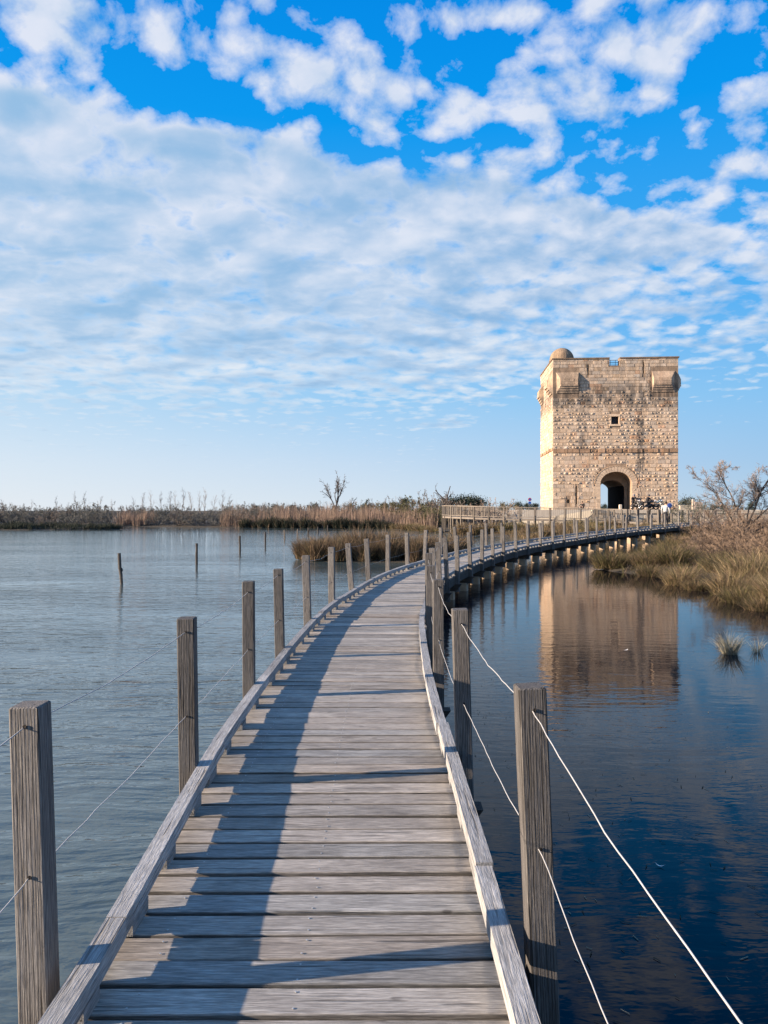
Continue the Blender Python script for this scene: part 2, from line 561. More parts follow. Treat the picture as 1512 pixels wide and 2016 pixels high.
def catmull(P, k=24):
    Q = np.vstack([2 * P[0] - P[1], P, 2 * P[-1] - P[-2]])
    t = np.linspace(0, 1, k, endpoint=False)[:, None]
    out = []
    for i in range(len(P) - 1):
        a, b, c, d = Q[i:i + 4]
        out.append(.5 * ((2 * b) + (c - a) * t + (2 * a - 5 * b + 4 * c - d) * t ** 2 + (3 * b - a - 3 * c + d) * t ** 3))
    out.append(P[-1:])
    return np.vstack(out)


class Path:
    def __init__(s, P, zf):
        s.p = catmull(np.asarray(P, float))
        for _ in range(30):
            s.p[1:-1] = .25 * s.p[:-2] + .5 * s.p[1:-1] + .25 * s.p[2:]
        s.s = np.concatenate([[0], np.cumsum(np.linalg.norm(np.diff(s.p, axis=0), axis=1))])
        s.L = s.s[-1]
        s.zf = zf

    def at(s, d, off=0.0, dz=0.0):
        d = np.atleast_1d(np.asarray(d, float))
        x, y = np.interp(d, s.s, s.p[:, 0]), np.interp(d, s.s, s.p[:, 1])
        h = s.head(d)
        return np.stack([x + off * np.cos(h), y - off * np.sin(h), s.zf(d, x, y) + dz + 0 * x], 1)

    def head(s, d):          # angle to the right of +Y
        d = np.atleast_1d(np.asarray(d, float))
        e = 0.35
        ax, ay = np.interp(d - e, s.s, s.p[:, 0]), np.interp(d - e, s.s, s.p[:, 1])
        bx, by = np.interp(d + e, s.s, s.p[:, 0]), np.interp(d + e, s.s, s.p[:, 1])
        return np.arctan2(bx - ax, by - ay)

    def s_of_y(s, y):
        return float(np.interp(y, s.p[:, 1], s.s))


def bw_z(d, x, y):
    return np.interp(y, [-10, 18, 38, 47, 51, 55, 58, 62], [0.60, 0.60, 0.71, 0.80, 0.93, 1.08, 1.17, 1.2])


BW = Path(CP, bw_z)
HALF = 0.695          # half the clear width between the kerbs
KW, KG, KT = 0.072, 0.053, 0.124   # kerb width, gap under it, height of its top


def sweep(mb, path, d, o0, o1, z0, z1, tint=(1, 1, 1), grain0=None):
    """a beam of rectangular section following the path"""
    d = np.asarray(d, float)
    a, b = path.at(d, o0), path.at(d, o1)
    n = len(d)
    q = np.stack([a + [0, 0, z0], b + [0, 0, z0], b + [0, 0, z1], a + [0, 0, z1]], 1)
    f = []
    for i in range(n - 1):
        for k in range(4):
            m = (k + 1) % 4
            f.append((i * 4 + k, (i + 1) * 4 + k, (i + 1) * 4 + m, i * 4 + m))
    f += [(0, 1, 2, 3), tuple((n - 1) * 4 + k for k in (3, 2, 1, 0))]
    g0 = rng.uniform(0, 40, 3) if grain0 is None else grain0
    gr = np.zeros((n, 4, 3))
    gr[:, :, 0] = d[:, None] - d[0]
    gr[:, (1, 2), 1] = np.mean(o1 - o0)
    gr[:, (2, 3), 2] = z1 - z0
    mb.add(q.reshape(-1, 3), f, tint, grain=gr.reshape(-1, 3) + g0)


S_END = BW.L - 0.2
boardwalk = empty('boardwalk', (0, 0, 0))
tag(boardwalk, 'long weathered timber boardwalk on stubby piers curving over the water towards the tower', 'boardwalk')


def make_deck():
    mb = MB()
    s = BW.s_of_y(-1.0)
    k = 0
    while s < S_END:
        w = 0.1385 + rng.uniform(-.003, .003)
        gap = rng.choice([.010, .015, .020, .025])
        p = BW.at(s + w / 2)[0]
        L0 = -0.772 + .085 * min(max((4.8 - p[1]) / 2.2, 0), 1) + rng.uniform(-.006, .006)
        L1 = 0.785 + rng.uniform(-.012, .012)
        h = float(BW.head(s)[0])
        M = Matrix.Translation((p[0], p[1], p[2])) @ Euler((rng.normal(0, .010), rng.normal(0, .0016), -h + rng.normal(0, .004)), 'XYZ').to_matrix().to_4x4()
        t = rng.normal(1, .12)
        hue = rng.normal(0, .025)
        tint = np.clip(np.array([t + hue, t, t - hue]), .55, 1.5)
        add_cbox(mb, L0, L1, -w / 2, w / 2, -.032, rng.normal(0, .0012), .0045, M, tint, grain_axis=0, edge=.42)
        if p[1] < 8:
            for ox in (-.50, 0.03):
                for oy in (-.04, .042):
                    add_lathe(mb, [(.004, 0.0), (.004, .0014), (.0018, .0018)], 8, M @ Matrix.Translation((ox + rng.normal(0, .006), oy + rng.normal(0, .004), .0012)), mi=1)
        s += w + gap
        k += 1
    mb.build('deck', [M_PLANK, M_SCREW], boardwalk)


make_deck()

FAR_SP = MB()
# kerb boards on spacer blocks, both sides, each board its own part
for side in (-1, 1):
    s = BW.s_of_y(-1.2) + (0.35 if side > 0 else 0.0)
    k = 0
    while s < S_END - .3:
        L = 2.06 + rng.uniform(-.1, .1)
        e = min(s + L - .006, S_END)
        o0, o1 = side * HALF, side * (HALF + KW)
        mb = MB()
        t = rng.normal(1, .08)
        jz = rng.normal(0, .003)
        n = 8
        d = np.linspace(s, e, n)
        jo = rng.normal(0, .004)
        o0 = o0 + (.085 * np.clip((4.8 - BW.at(d)[:, 1]) / 2.2, 0, 1) if side < 0 else 0 * d)
        o1 = o0 + side * KW
        sweep(mb, BW, d, np.minimum(o0, o1) + jo, np.maximum(o0, o1) + jo, KG + jz, KT + jz, (t, t, t))
        kb = mb.build('kerb_board', M_KERB, boardwalk)
        q = s + .10
        while q < e - .2:
            w = rng.uniform(.13, .22)
            near = BW.at(q)[0][1] < 21
            sp = MB() if near else FAR_SP
            sweep(sp, BW, np.array([q, q + w]), np.interp(q, d, np.minimum(o0, o1)) + .012, np.interp(q, d, np.maximum(o0, o1)) - .004, .0005, KG + jz - .0008, (.75, .75, .75))
            if near:
                sp.build('spacer_block', M_KERB, kb)
            q += rng.uniform(.42, .60)
        s += L
        k += 1

tag(FAR_SP.build('spacer_block', M_KERB, boardwalk), kind='stuff')

# posts: two rows outside the kerbs, mesh shared, wires threaded through them
def post_mesh(var):
    mb = MB()
    w = .049
    add_cbox(mb, -w, w, -w, w, -.42, .98 + var, .005)
    # drilled hole with a rust-dark rim on the face towards the viewer
    for z in (.905, .42):
        add_lathe(mb, [(.0065, 0), (.0065, .0022)], 8, Matrix.Translation((0.004, -w - .0016, z)) @ Euler((R(90), 0, 0)).to_matrix().to_4x4(), (.12, .1, .09))
    return mb.mesh('post', M_POST)


PM = [post_mesh(v) for v in (0.0, .012, -.014)]
sL = [BW.s_of_y(y) for y in (-1.7, .42, 2.52, 4.46, 6.55, 8.28, 10.43)]
sR = [BW.s_of_y(y) for y in (-1.45, .62, 2.72, 4.73, 7.05, 8.62, 10.9)]
POST_S = {-1: sL, 1: sR}
for side in (-1, 1):
    q = POST_S[side]
    while q[-1] < S_END - 2.1:
        q.append(q[-1] + 2.07 + rng.uniform(-.12, .12))
POST_P = {}
for side in (-1, 1):
    tops = []
    for i, s in enumerate(POST_S[side]):
        p = BW.at(s, side * .822 + {(-1, 2): .008, (-1, 3): .018, (1, 2): .05, (1, 3): .0}.get((side, i), 0))[0]
        h = float(BW.head(s)[0])
        lean_x = rng.normal(0, .012)
        lean_y = rng.normal(0, .012) + (-.02 if side > 0 else -.012)
        if side > 0 and i == 2:
            lean_x, lean_y = 0.0, -.042
        if side > 0 and i == 3:
            lean_x, lean_y = 0.0, -.03
        if side < 0 and i == 2:
            lean_x, lean_y = 0.0, -.03
        if i > 7 and rng.random() < .35:
            lean_y += rng.normal(0, .03)
        o = bpy.data.objects.new('post', PM[(i * 7 + (side > 0)) % 3])
        COL.objects.link(o)
        o.parent = boardwalk
        o.location = p
        yaw = -h + rng.normal(0, .03)
        if side < 0 and i == 2:
            yaw = R(0)
        if side > 0 and i == 2:
            yaw = R(2)
        o.rotation_euler = (lean_x, lean_y, yaw)
        tops.append((Vector(p), o.rotation_euler.to_matrix()))
    POST_P[side] = tops
for side in (-1, 1):
    for z in (.905, .42):
        pts = []
        T = POST_P[side]
        for i in range(len(T) - 1):
            a = T[i][0] + T[i][1] @ Vector((0, .0, z))
            b = T[i + 1][0] + T[i + 1][1] @ Vector((0, 0, z))
            L = (b - a).length
            n = 22 if i < 8 else 8
            sag = (.055 if side > 0 else .03) * (1.3 if z > .6 else .6) * rng.uniform(.5, 1.1)
            kink = np.cumsum(rng.normal(0, 1, (n + 1, 2)), axis=0)
            kink -= np.linspace(0, 1, n + 1)[:, None] * kink[-1]
            kink *= .0019
            f0 = (T[i][1] @ Vector((0, .058, z))) + T[i][0]
            for j in range(n):
                t = j / n
                q = a.lerp(b, t)
                hang = -sag * 4 * t * (1 - t)
                pts.append((q.x + kink[j, 0], q.y + kink[j, 0] * .3, q.z + hang + kink[j, 1]))
        mb = MB()
        add_tube(mb, pts, .0020 if side > 0 else .0021, 5)
        mb.build('wire', M_WIRE, boardwalk, smooth=True)

# beams, brackets and piers below the deck
mb = MB()
dd = np.arange(BW.s_of_y(-1.0), S_END, .5)
for o in (-.79, 0.0, .71):
    mb = MB()
    sweep(mb, BW, dd, o, o + .08, -.22, -.034)
    mb.build('floor_beam', M_BEAM, boardwalk)
for s in POST_S[1][1:]:
    p = BW.at(s)[0]
    h = float(BW.head(s)[0])
    M = frame(p, -h)
    mb = MB()
    v = np.array([(-.93, -.07, -.222), (.93, -.07, -.222), (.80, -.07, -.40), (-.80, -.07, -.40), (-.93, .07, -.222), (.93, .07, -.222), (.80, .07, -.40), (-.80, .07, -.40)])
    v2 = v @ np.array(M)[:3, :3].T + np.array(M)[:3, 3]
    mb.add(v2, [(0, 1, 2, 3), (7, 6, 5, 4), (0, 4, 5, 1), (1, 5, 6, 2), (2, 6, 7, 3), (3, 7, 4, 0)], (.8, .8, .8), grain=v + rng.uniform(0, 30, 3))
    mb.build('cross_beam', M_BEAM, boardwalk)
    for ox in (-.62, .62):
        mb = MB()
        t = rng.normal(1, .1)
        add_cbox(mb, ox - .125, ox + .125, -.125, .125, -1.6, -.402, .012, M, (t, t, t * .98))
        mb.build('pier', M_PIER, boardwalk)


# ------------------------------------------------------------------ ground, water, embankment
NORTH = [(-700, 150), (-120, 112), (-60, 104), (-33, 102), (-18, 97), (-6, 92), (0, 90), (3, 85), (4.5, 76), (6.5, 69), (9.8, 65), (11.2, 59), (12.6, 55), (15, 53), (17.4, 50.5),
         (16.4, 45), (13.9, 39.5), (11.2, 34.5), (9.2, 31), (8.2, 28.4), (9.0, 25.5), (8.8, 22), (8.7, 20), (8.4, 15), (9.0, 8), (10, -6), (14, -40), (700, -60), (1600, 0), (1600, 1700), (-1600, 1700), (-1600, 250)]
ISLE = [(-4.1, 34.2), (-3.6, 32.9), (-2.4, 32.6), (-.6, 32.5), (1.2, 32.3), (2.6, 32.6), (3.6, 33.6), (4.0, 35), (3.2, 36.5), (.8, 37.2), (-1.6, 37.2), (-3.4, 36.4)]
SPIT = [(-700, 90), (-60, 84.5), (-40, 84.6), (-30.5, 86), (-29, 87.5), (-31, 89), (-45, 90), (-700, 100)]


def poly_sd(P, x, y):
    """signed distance to a polygon, positive inside"""
    P = np.asarray(P, float)
    ins = np.zeros(x.shape, bool)
    dm = np.full(x.shape, 1e9)
    for a, b in zip(P, np.roll(P, -1, axis=0)):
        e = b - a
        t = np.clip(((x - a[0]) * e[0] + (y - a[1]) * e[1]) / (e @ e), 0, 1)
        dm = np.minimum(dm, np.hypot(x - a[0] - t * e[0], y - a[1] - t * e[1]))
        c = ((a[1] > y) != (b[1] > y))
        with np.errstate(divide='ignore', invalid='ignore'):
            xi = a[0] + (y - a[1]) * e[0] / e[1]
        ins ^= c & (x < xi)
    return np.where(ins, dm, -dm)


def vnoise(x, y, s, seed=0):
    """cheap smooth value noise for terrain"""
    g = np.random.default_rng(seed).uniform(-1, 1, (64, 64))
    x, y = x / s, y / s
    xi, yi = np.floor(x).astype(int), np.floor(y).astype(int)
    fx, fy = x - xi, y - yi
    fx, fy = fx * fx * (3 - 2 * fx), fy * fy * (3 - 2 * fy)
    G = lambda i, j: g[i % 64, j % 64]
    return (G(xi, yi) * (1 - fx) + G(xi + 1, yi) * fx) * (1 - fy) + (G(xi, yi + 1) * (1 - fx) + G(xi + 1, yi + 1) * fx) * fy


def land_sd(x, y):
    w = vnoise(x, y, 2.2, 3) * .35 + vnoise(x, y, 6, 4) * .5
    return np.maximum(np.maximum(poly_sd(NORTH, x, y), poly_sd(ISLE, x, y)), poly_sd(SPIT, x, y)) + w * .6


def ground_z(x, y):
    x, y = np.asarray(x, float), np.asarray(y, float)
    sd = land_sd(x, y)
    h = np.where(sd < 0, np.maximum(sd * .35, -1.3), np.minimum(sd * .16, .28) + np.clip(sd - 4, 0, 40) * .008)
    h = h + np.where(sd > 0, vnoise(x, y, 3.1, 5) * .05, 0) - .02
    rise = np.clip((y - 57) / 9, 0, 1) * np.clip((x - 13) / 6, 0, 1)          # the bank climbs to the foot of the quay wall
    return np.where(sd > 0, h + rise * .45, h)


def grid_axis(parts):
    return np.unique(np.concatenate([np.arange(a, b, st) for a, b, st in parts] + [[parts[-1][1]]]))


def make_ground():
    xs = grid_axis([(-1600, -700, 150), (-700, -130, 30), (-130, -45, 3), (-45, 45, .7), (45, 130, 4), (130, 700, 40), (700, 1600, 150)])
    ys = grid_axis([(-60, -6, 6), (-6, 70, .6), (70, 115, 1.0), (115, 200, 6), (200, 800, 50), (800, 1700, 150)])
    X, Y = np.meshgrid(xs, ys, indexing='ij')
    Z = ground_z(X, Y)
    nx, ny = X.shape
    i = np.arange(nx * ny).reshape(nx, ny)
    f = np.stack([i[:-1, :-1], i[1:, :-1], i[1:, 1:], i[:-1, 1:]], -1).reshape(-1, 4)
    m, N, b = new_mat('marsh_soil')
    co = N.n('ShaderNodeTexCoord').outputs['Object']
    n = N.noise(co, .9, 6, .6)
    n2 = N.noise(co, 9, 4, .6)
    c = N.ramp(N.m('ADD', N.m('MULTIPLY', n, .6), N.m('MULTIPLY', n2, .4)), [(.3, (.016, .013, .009)), (.5, (.04, .031, .02)), (.7, (.075, .06, .038))])
    N.put(b.inputs['Base Color'], c)
    b.inputs['Roughness'].default_value = .95
    bump(N, b, n2, .05)
    o = MB().add(np.stack([X, Y, Z], -1).reshape(-1, 3), f).build('ground', m, smooth=True)
    tag(o, kind='structure')


def path_x(y):
    return np.interp(y, BW.p[:, 1], BW.p[:, 0])


def make_water():
    xs = grid_axis([(-900, -60, 40), (-60, -12, 3), (-12, 14, .35), (14, 40, 2), (40, 160, 20)])
    ys = grid_axis([(-40, 0, 2), (0, 20, .4), (20, 62, 1.0), (62, 110, 3), (110, 200, 15)])
    X, Y = np.meshgrid(xs, ys, indexing='ij')
    nx, ny = X.shape
    i = np.arange(nx * ny).reshape(nx, ny)
    f = np.stack([i[:-1, :-1], i[1:, :-1], i[1:, 1:], i[:-1, 1:]], -1).reshape(-1, 4)
    e = X - path_x(Y)
    right = np.clip((e + .9) / 1.6, 0, 1)
    right = right * right * (3 - 2 * right)
    # r: open, wind-rippled lake; g: silt stirred up in the shallow lake; b: fine ripple left in the sheltered pool
    r = 1 - right * 0.93
    lee = np.clip((Y - 8) / 10, 0, 1) * right
    fine = 0.045 + .955 * np.exp(-(np.clip(e - 1, 0, 99) / 1.7) ** 2) * np.clip((Y - 4) / 8, 0, 1)
    isle_lee = np.exp(-((X - 1) / 5) ** 2 - ((Y - 30.5) / 3) ** 2)
    r = r * (1 - .5 * isle_lee) * np.interp(Y, [0, 10, 30, 60], [1.9, 1.75, .9, .45])
    g = 1 - right
    tint = np.stack([r, g, fine], -1).reshape(-1, 3)
    m, N, b = new_mat('lake_water')
    a = N.n('ShaderNodeSeparateColor')
    N.t.links.new(attr(N), a.inputs[0])
    co = N.n('ShaderNodeTexCoord').outputs['Object']
    clouded = N.noise(N.mapping(co, scale=(.35, .35, 1)), 1.0, 4, .6)
    silt = N.mix(N.ss(clouded, .3, .7), (.056, .082, .088), (.084, .114, .120))
    deep = N.mix(N.ss(clouded, .45, .75), (.0004, .0024, .0085), (.0015, .005, .010))
    N.put(b.inputs['Base Color'], N.mix(a.outputs[1], deep, silt))
    b.inputs['Roughness'].default_value = .025
    b.inputs['IOR'].default_value = 1.333
    N.put(b.inputs['Specular IOR Level'], N.mix(a.outputs[1], (.28, .28, .28), (.95, .95, .95)))
    wv = N.n('ShaderNodeTexNoise')
    N.put(wv.inputs['Vector'], N.mapping(co, scale=(.5, .5, 1)))
    wv.inputs['Scale'].default_value = 1.0
    pw = N.vm('ADD', co, N.vm('SCALE', wv.outputs['Color'], scale=.5))
    w1 = N.noise(N.mapping(pw, rot=(0, 0, .10), scale=(.75, 3.4, 1)), 1.25, 3, .5)
    w2 = N.noise(N.mapping(pw, rot=(0, 0, -.25), scale=(1.2, 2.8, 1)), 3.3, 3, .55)
    w3 = N.noise(N.mapping(co, rot=(0, 0, .3), scale=(1.3, 2.2, 1)), 11.0, 2, .5)
    gust = N.ss(N.noise(N.mapping(co, scale=(.07, .20, 1)), 1.0, 3, .55), .3, .7, .40, 1.45)
    lake = N.m('ADD', N.m('MULTIPLY', w1, .026), N.m('ADD', N.m('MULTIPLY', w2, .0095), N.m('MULTIPLY', w3, .0007)))
    pool = N.m('ADD', N.m('MULTIPLY', N.noise(N.mapping(pw, rot=(0, 0, -.12), scale=(1.0, 3.0, 1)), 3.4, 2, .5), .0065), N.m('MULTIPLY', N.noise(N.mapping(co, scale=(1, 2, 1)), 12, 2, .5), .0009))
    h = N.m('ADD', N.m('MULTIPLY', lake, N.m('MULTIPLY', a.outputs[0], gust)), N.m('MULTIPLY', pool, a.outputs[2]))
    bump(N, b, h, 1.0)
    o = MB().add(np.stack([X, Y, X * 0], -1).reshape(-1, 3), f, tint).build('water', m, smooth=True)
    tag(o, kind='structure')


make_ground()
make_water()

M_STONE = None


def mat_stone(name, base, joint=None):
    """pale limestone: tint per block, weather stains that belong to the wall"""
    m, N, b = new_mat(name)
    co = N.n('ShaderNodeTexCoord').outputs['Object']
    n = N.noise(co, 2.2, 6, .62)
    n2 = N.noise(co, 14, 4, .6)
    big = N.noise(co, .32, 4, .6)
    c = N.mix(N.ss(n, .3, .7), tuple(.82 * v for v in base), tuple(min(1.12 * v, 1) for v in base))
    c = N.mix(N.m('MULTIPLY', N.ss(big, .5, .72), .35), c, (base[0] * .95, base[1] * .76, base[2] * .66))
    c = N.mix(N.m('MULTIPLY', N.ss(n2, .58, .72), .35), c, (.12, .10, .085))
    x, y, z = N.xyz(co)
    if joint:
        # lichen-grey weathering below the parapet and a long dark run under the drain
        ng = N.noise(N.mapping(co, scale=(1.4, 1.4, .5)), 1.1, 5, .65)
        band = N.m('MULTIPLY', N.ss(z, 13.8, 15.6), N.ss(z, 18.4, 17.0))
        band = N.m('MULTIPLY', band, N.m('MULTIPLY', N.ss(ng, .36, .58), .85))
        run = N.m('MULTIPLY', N.ss(N.m('ABSOLUTE', N.m('SUBTRACT', x, N.m('ADD', 10.55, N.m('MULTIPLY', N.m('SUBTRACT', n, .5), .8)))), .60, .25), N.m('MULTIPLY', N.ss(z, 6.6, 7.1), N.ss(z, 16.5, 13.0)))
        run = N.m('MULTIPLY', run, N.m('MULTIPLY', N.ss(N.noise(N.mapping(co, scale=(2, 2, .8)), 1.6, 4, .6), .33, .55), .9))
        run = N.m('MULTIPLY', run, N.ss(y, .4, .0))
        run2 = N.m('MULTIPLY', N.ss(N.m('ABSOLUTE', N.m('SUBTRACT', x, 3.6)), .9, .3), N.m('MULTIPLY', N.ss(z, 8.2, 10.5), N.ss(z, 16.2, 13.5)))
        run2 = N.m('MULTIPLY', run2, N.m('MULTIPLY', N.ss(ng, .38, .60), .7))
        top = N.m('MULTIPLY', N.ss(z, 16.4, 18.2), N.m('MULTIPLY', N.ss(ng, .36, .64), .45))
        s = N.m('MAXIMUM', N.m('MAXIMUM', band, top), N.m('MAXIMUM', run, run2))
        c = N.mix(s, c, (.115, .103, .095))
    c = N.mix(1.0, c, attr(N), 'MULTIPLY')
    N.put(b.inputs['Base Color'], c)
    b.inputs['Roughness'].default_value = .9
    b.inputs['Specular IOR Level'].default_value = .2
    bump(N, b, N.m('ADD', n, N.m('MULTIPLY', n2, .5)), .03)
    return m


STONE_C = (.52, .405, .305)
M_STONE = mat_stone('tower_limestone', STONE_C, True)
M_QUAY = mat_stone('quay_limestone', (.50, .43, .34))
M_ROAD = mat_plain('road_gravel', (.22, .20, .17), .9, var=.2, scale=3)
M_DARKMETAL = mat_plain('dark_metal', (.03, .03, .035), .5, metal=.4)
M_GATE_SHADE = mat_plain('black_gate_shade', (.012, .012, .016), .9, spec=.1)  # near-black gate colour that also stands in for shade inside the passage


# embankment: the raised causeway the tower stands on
def make_embankment():
    top = [(18.6, 68.3), (90, 66.5), (400, 70), (400, 320), (60, 330), (24.5, 170), (17.6, 110), (15.8, 90)]
    out = [(18.6, 68.3), (90, 66.5), (400, 70), (404, 326), (57, 336), (20, 172), (13, 111), (11.2, 88)]
    zt = 2.22
    n = len(top)
    mb = MB()
    v = [(x, y, zt) for x, y in top] + [(x, y, .15 if i not in (0, 1, 2) else .2) for i, (x, y) in enumerate(out)]
    f = [tuple(range(n))] + [(n + i, n + (i + 1) % n, (i + 1) % n, i) for i in range(n)]
    mb.add(v, f)
    tag(mb.build('road_embankment', M_ROAD), kind='structure')


make_embankment()


def make_quay():
    q = empty('quay_wall', (18.4, 67.6, 0), R(-1.4))
    tag(q, 'pale limestone retaining wall with flat coping along the road below the tower', 'stone wall')
    mb = MB()
    z = .3
    while z < 1.86:
        h = min(rng.uniform(.26, .36), 1.9 - z)
        x = 0
        while x < 75:
            L = rng.uniform(.5, 1.1)
            t = rng.normal(1, .13)
            w = rng.normal(0, .03)
            add_cbox(mb, x, min(x + L - .015, 75), rng.uniform(-.02, .02), .62, z, z + h - .012, .015, tint=(t + w, t, t - w))
            x += L
        z += h
    add_box(mb, .0, 75, .05, .6, .2, 1.88, (.55, .52, .5))
    mb.build('wall_courses', M_QUAY, q)
    mb = MB()
    x = -.05
    while x < 75:
        L = rng.uniform(1.4, 2.3)
        t = rng.normal(1.12, .08)
        add_cbox(mb, x, x + L - .012, -.07, .66, 1.905 + rng.normal(0, .004), 2.20 + rng.normal(0, .008), .02, tint=(t, t, t))
        x += L
    mb.build('coping', M_QUAY, q)


make_quay()


# ------------------------------------------------------------------ tower
TW, TD, Z0, ZT = 15.05, 12.0, 2.2, 20.75
tower = empty('stone_gate_tower', (20.85, 95, 0), R(-4.5))
tag(tower, 'square medieval limestone gate tower with arched passage and domed stair turret', 'tower')
AX, AW, ASP, ARI = 7.65, 1.88, 5.46, 1.44        # outer arch: centre, half width, springing height, rise
IW, ISP, IRI = 1.56, 4.75, 1.20                  # inner passage


def arch_pts(cx, hw, sp, ri, n=20):
    return [(cx + hw * math.cos(t), sp + ri * math.sin(t)) for t in np.linspace(0, math.pi, n)]


def prism_obj(name, poly, y0, y1):
    """closed prism from an (x, z) outline between two depths"""
    n = len(poly)
    bm = bmesh.new()
    a = [bm.verts.new((x, y0, z)) for x, z in poly]
    b = [bm.verts.new((x, y1, z)) for x, z in poly]
    bm.faces.new(a)
    bm.faces.new(b[::-1])
    for i in range(n):
        j = (i + 1) % n
        bm.faces.new((a[j], a[i], b[i], b[j]))
    bmesh.ops.recalc_face_normals(bm, faces=bm.faces)
    me = bpy.data.meshes.new(name)
    bm.to_mesh(me)
    bm.free()
    o = bpy.data.objects.new(name, me)
    COL.objects.link(o)
    return o


def rect(x0, x1, z0, z1):
    return [(x0, z0), (x1, z0), (x1, z1), (x0, z1)]


def make_tower_body():
    body = prism_obj('wall', rect(0, TW, 1.2, ZT), 0, TD)
    body.data.materials.append(M_STONE)
    cuts = [prism_obj('c', [(AX - AW, 1.0), (AX + AW, 1.0)] + arch_pts(AX, AW, ASP, ARI), -1, 2.5),
            prism_obj('c', [(AX - IW, 1.05), (AX + IW, 1.05)] + arch_pts(AX, IW, ISP, IRI), 2.0, TD + 1),
            prism_obj('c', rect(.9, TW - .9, 18.6, ZT + 1), .9, TD - .9),          # roof terrace behind the parapet
            prism_obj('c', rect(6.85, 8.05, 19.9, ZT + 1), -1, 1.2),
            prism_obj('c', rect(7.05, 7.95, 12.72, 13.68), -1, .9),                # small window
            prism_obj('c', rect(4.22, 4.32, 18.75, 20.05), -1, 1.2),
            prism_obj('c', rect(10.86, 10.96, 18.9, 20.3), -1, 1.2),
            prism_obj('c', rect(2.80, 2.92, 2.9, 5.1), -1, .7),
            prism_obj('c', rect(1.65, 2.05, 3.05, 3.5), -1, .4)]
    for c in cuts:
        md = body.modifiers.new('cut', 'BOOLEAN')
        md.operation = 'DIFFERENCE'
        md.solver = 'EXACT'
        md.object = c
    dg = bpy.context.evaluated_depsgraph_get()
    me = bpy.data.meshes.new_from_object(body.evaluated_get(dg))
    body.modifiers.clear()
    body.data = me
    for c in cuts:
        bpy.data.objects.remove(c)
    body.name = 'wall'
    at = me.attributes.new('tint', 'FLOAT_COLOR', 'POINT')
    at.data.foreach_set('color', np.tile(np.array([.60, .56, .53, 1], np.float32), len(me.vertices)))
    body.parent = tower
    return body


tower_wall = make_tower_body()


def ashlar(mb, width, blocked, to3, seed):
    """courses of dressed blocks, most with a rough boss left in the middle"""
    r = np.random.default_rng(seed)

    def emit(x, L, z, h, depth):
        cx, cz = x + L / 2, z + h / 2
        if blocked(x, x + L, z, z + h):
            if depth < 3 and L > .12:
                emit(x, L / 2, z, h, depth + 1)
                emit(x + L / 2, L / 2, z, h, depth + 1)
        else:
            t = r.normal(1.0, .11)
            w = r.normal(0, .03)
            tint = np.array([t + w, t, t - w * 1.3])
            if r.random() < .05:
                tint *= (.9, .76, .68)
            if 9.3 < cz < 9.75:
                tint = np.array([.62, .52, .45]) * r.uniform(.75, 1.35)
                pr = r.uniform(.03, .20)
            else:
                pr = r.uniform(.012, .045)
            j = r.uniform(.008, .018)
            q = box_v(x + j, x + L - j, -pr, .0, z + j, z + h - j)
            c = .012
            q[[0, 1, 4, 5], 0] += np.array([c, -c, c, -c])
            q[[0, 1], 2] += c
            q[[4, 5], 2] -= c
            mb.add(to3(q), BOXF, tint)
            rowboss = .78 if (int(z * 7.3) % 3) else .45
            if z < 16.6 and pr < .1 and r.random() < rowboss and not (z < 5.2 and x < 5.6 and r.random() < .75):
                nb = 1 if L < .62 else 2 if r.random() < .55 else 1
                for k in range(nb):
                    bw = min(r.uniform(.09, .20), L / nb * .36)
                    bh = r.uniform(.06, .12)
                    ox = x + L * (k + .5) / nb + r.uniform(-.05, .05)
                    oz = cz + r.uniform(-.03, .03)
                    d = r.uniform(.02, .075)
                    p = box_v(ox - bw, ox + bw, -pr - d, -pr + .004, oz - bh, oz + bh)
                    sx, sz = bw * r.uniform(.25, .5), bh * r.uniform(.25, .5)
                    p[[0, 4], 0] += sx
                    p[[1, 5], 0] -= sx
                    p[[0, 1], 2] += sz
                    p[[4, 5], 2] -= sz
                    p[[0, 1, 4, 5]] += r.normal(0, .018, (4, 3))
                    mb.add(to3(p), BOXF, tint * r.uniform(.82, 1.08))

    z = Z0
    while z < ZT - .05:
        h = r.uniform(.36, .50)
        if z + h > ZT - .2:
            h = ZT - z
        x = 0.0
        while x < width - .02:
            L = r.uniform(.38, 1.0) if z < 17 else r.uniform(.5, 1.1)
            if x + L > width - .3:
                L = width - x
            emit(x, L, z, h, 0)
            x += L
        z += h


def blocked_front(x0, x1, z0, z1):
    def hit(a, b, c, d):
        return x1 > a and x0 < b and z1 > c and z0 < d
    for c in [(6.83, 8.07, 19.88, 99), (6.88, 8.12, 12.5, 13.88), (4.2, 4.34, 18.7, 20.1), (10.84, 10.98, 18.8, 20.35), (2.76, 2.96, 2.8, 5.15), (1.6, 2.1, 3.0, 3.55),
              (0, 3.15, 16.4, 19.5), (11.75, 15, 16.4, 19.5), (AX - AW, AX + AW, 0, ASP)]:
        if hit(*c):
            return True
    for px in (x0, x1, (x0 + x1) / 2):
        for pz in (z0, z1):
            if pz >= ASP - .2 and ((px - AX) / (AW + .72)) ** 2 + ((pz - ASP) / (ARI + .72)) ** 2 < 1:
                return True
    return False


fb = MB()
ashlar(fb, TW, blocked_front, lambda q: q, 11)
# quoins where a full course was skipped beside the arch stay flush with the rubble core
fb.build('front_masonry', M_STONE, tower_wall)
fb = MB()


def left3(q):                      # the left flank: along y, outward -x
    o = q.copy()
    o[:, 0] = q[:, 1]
    o[:, 1] = TD - q[:, 0]
    return o


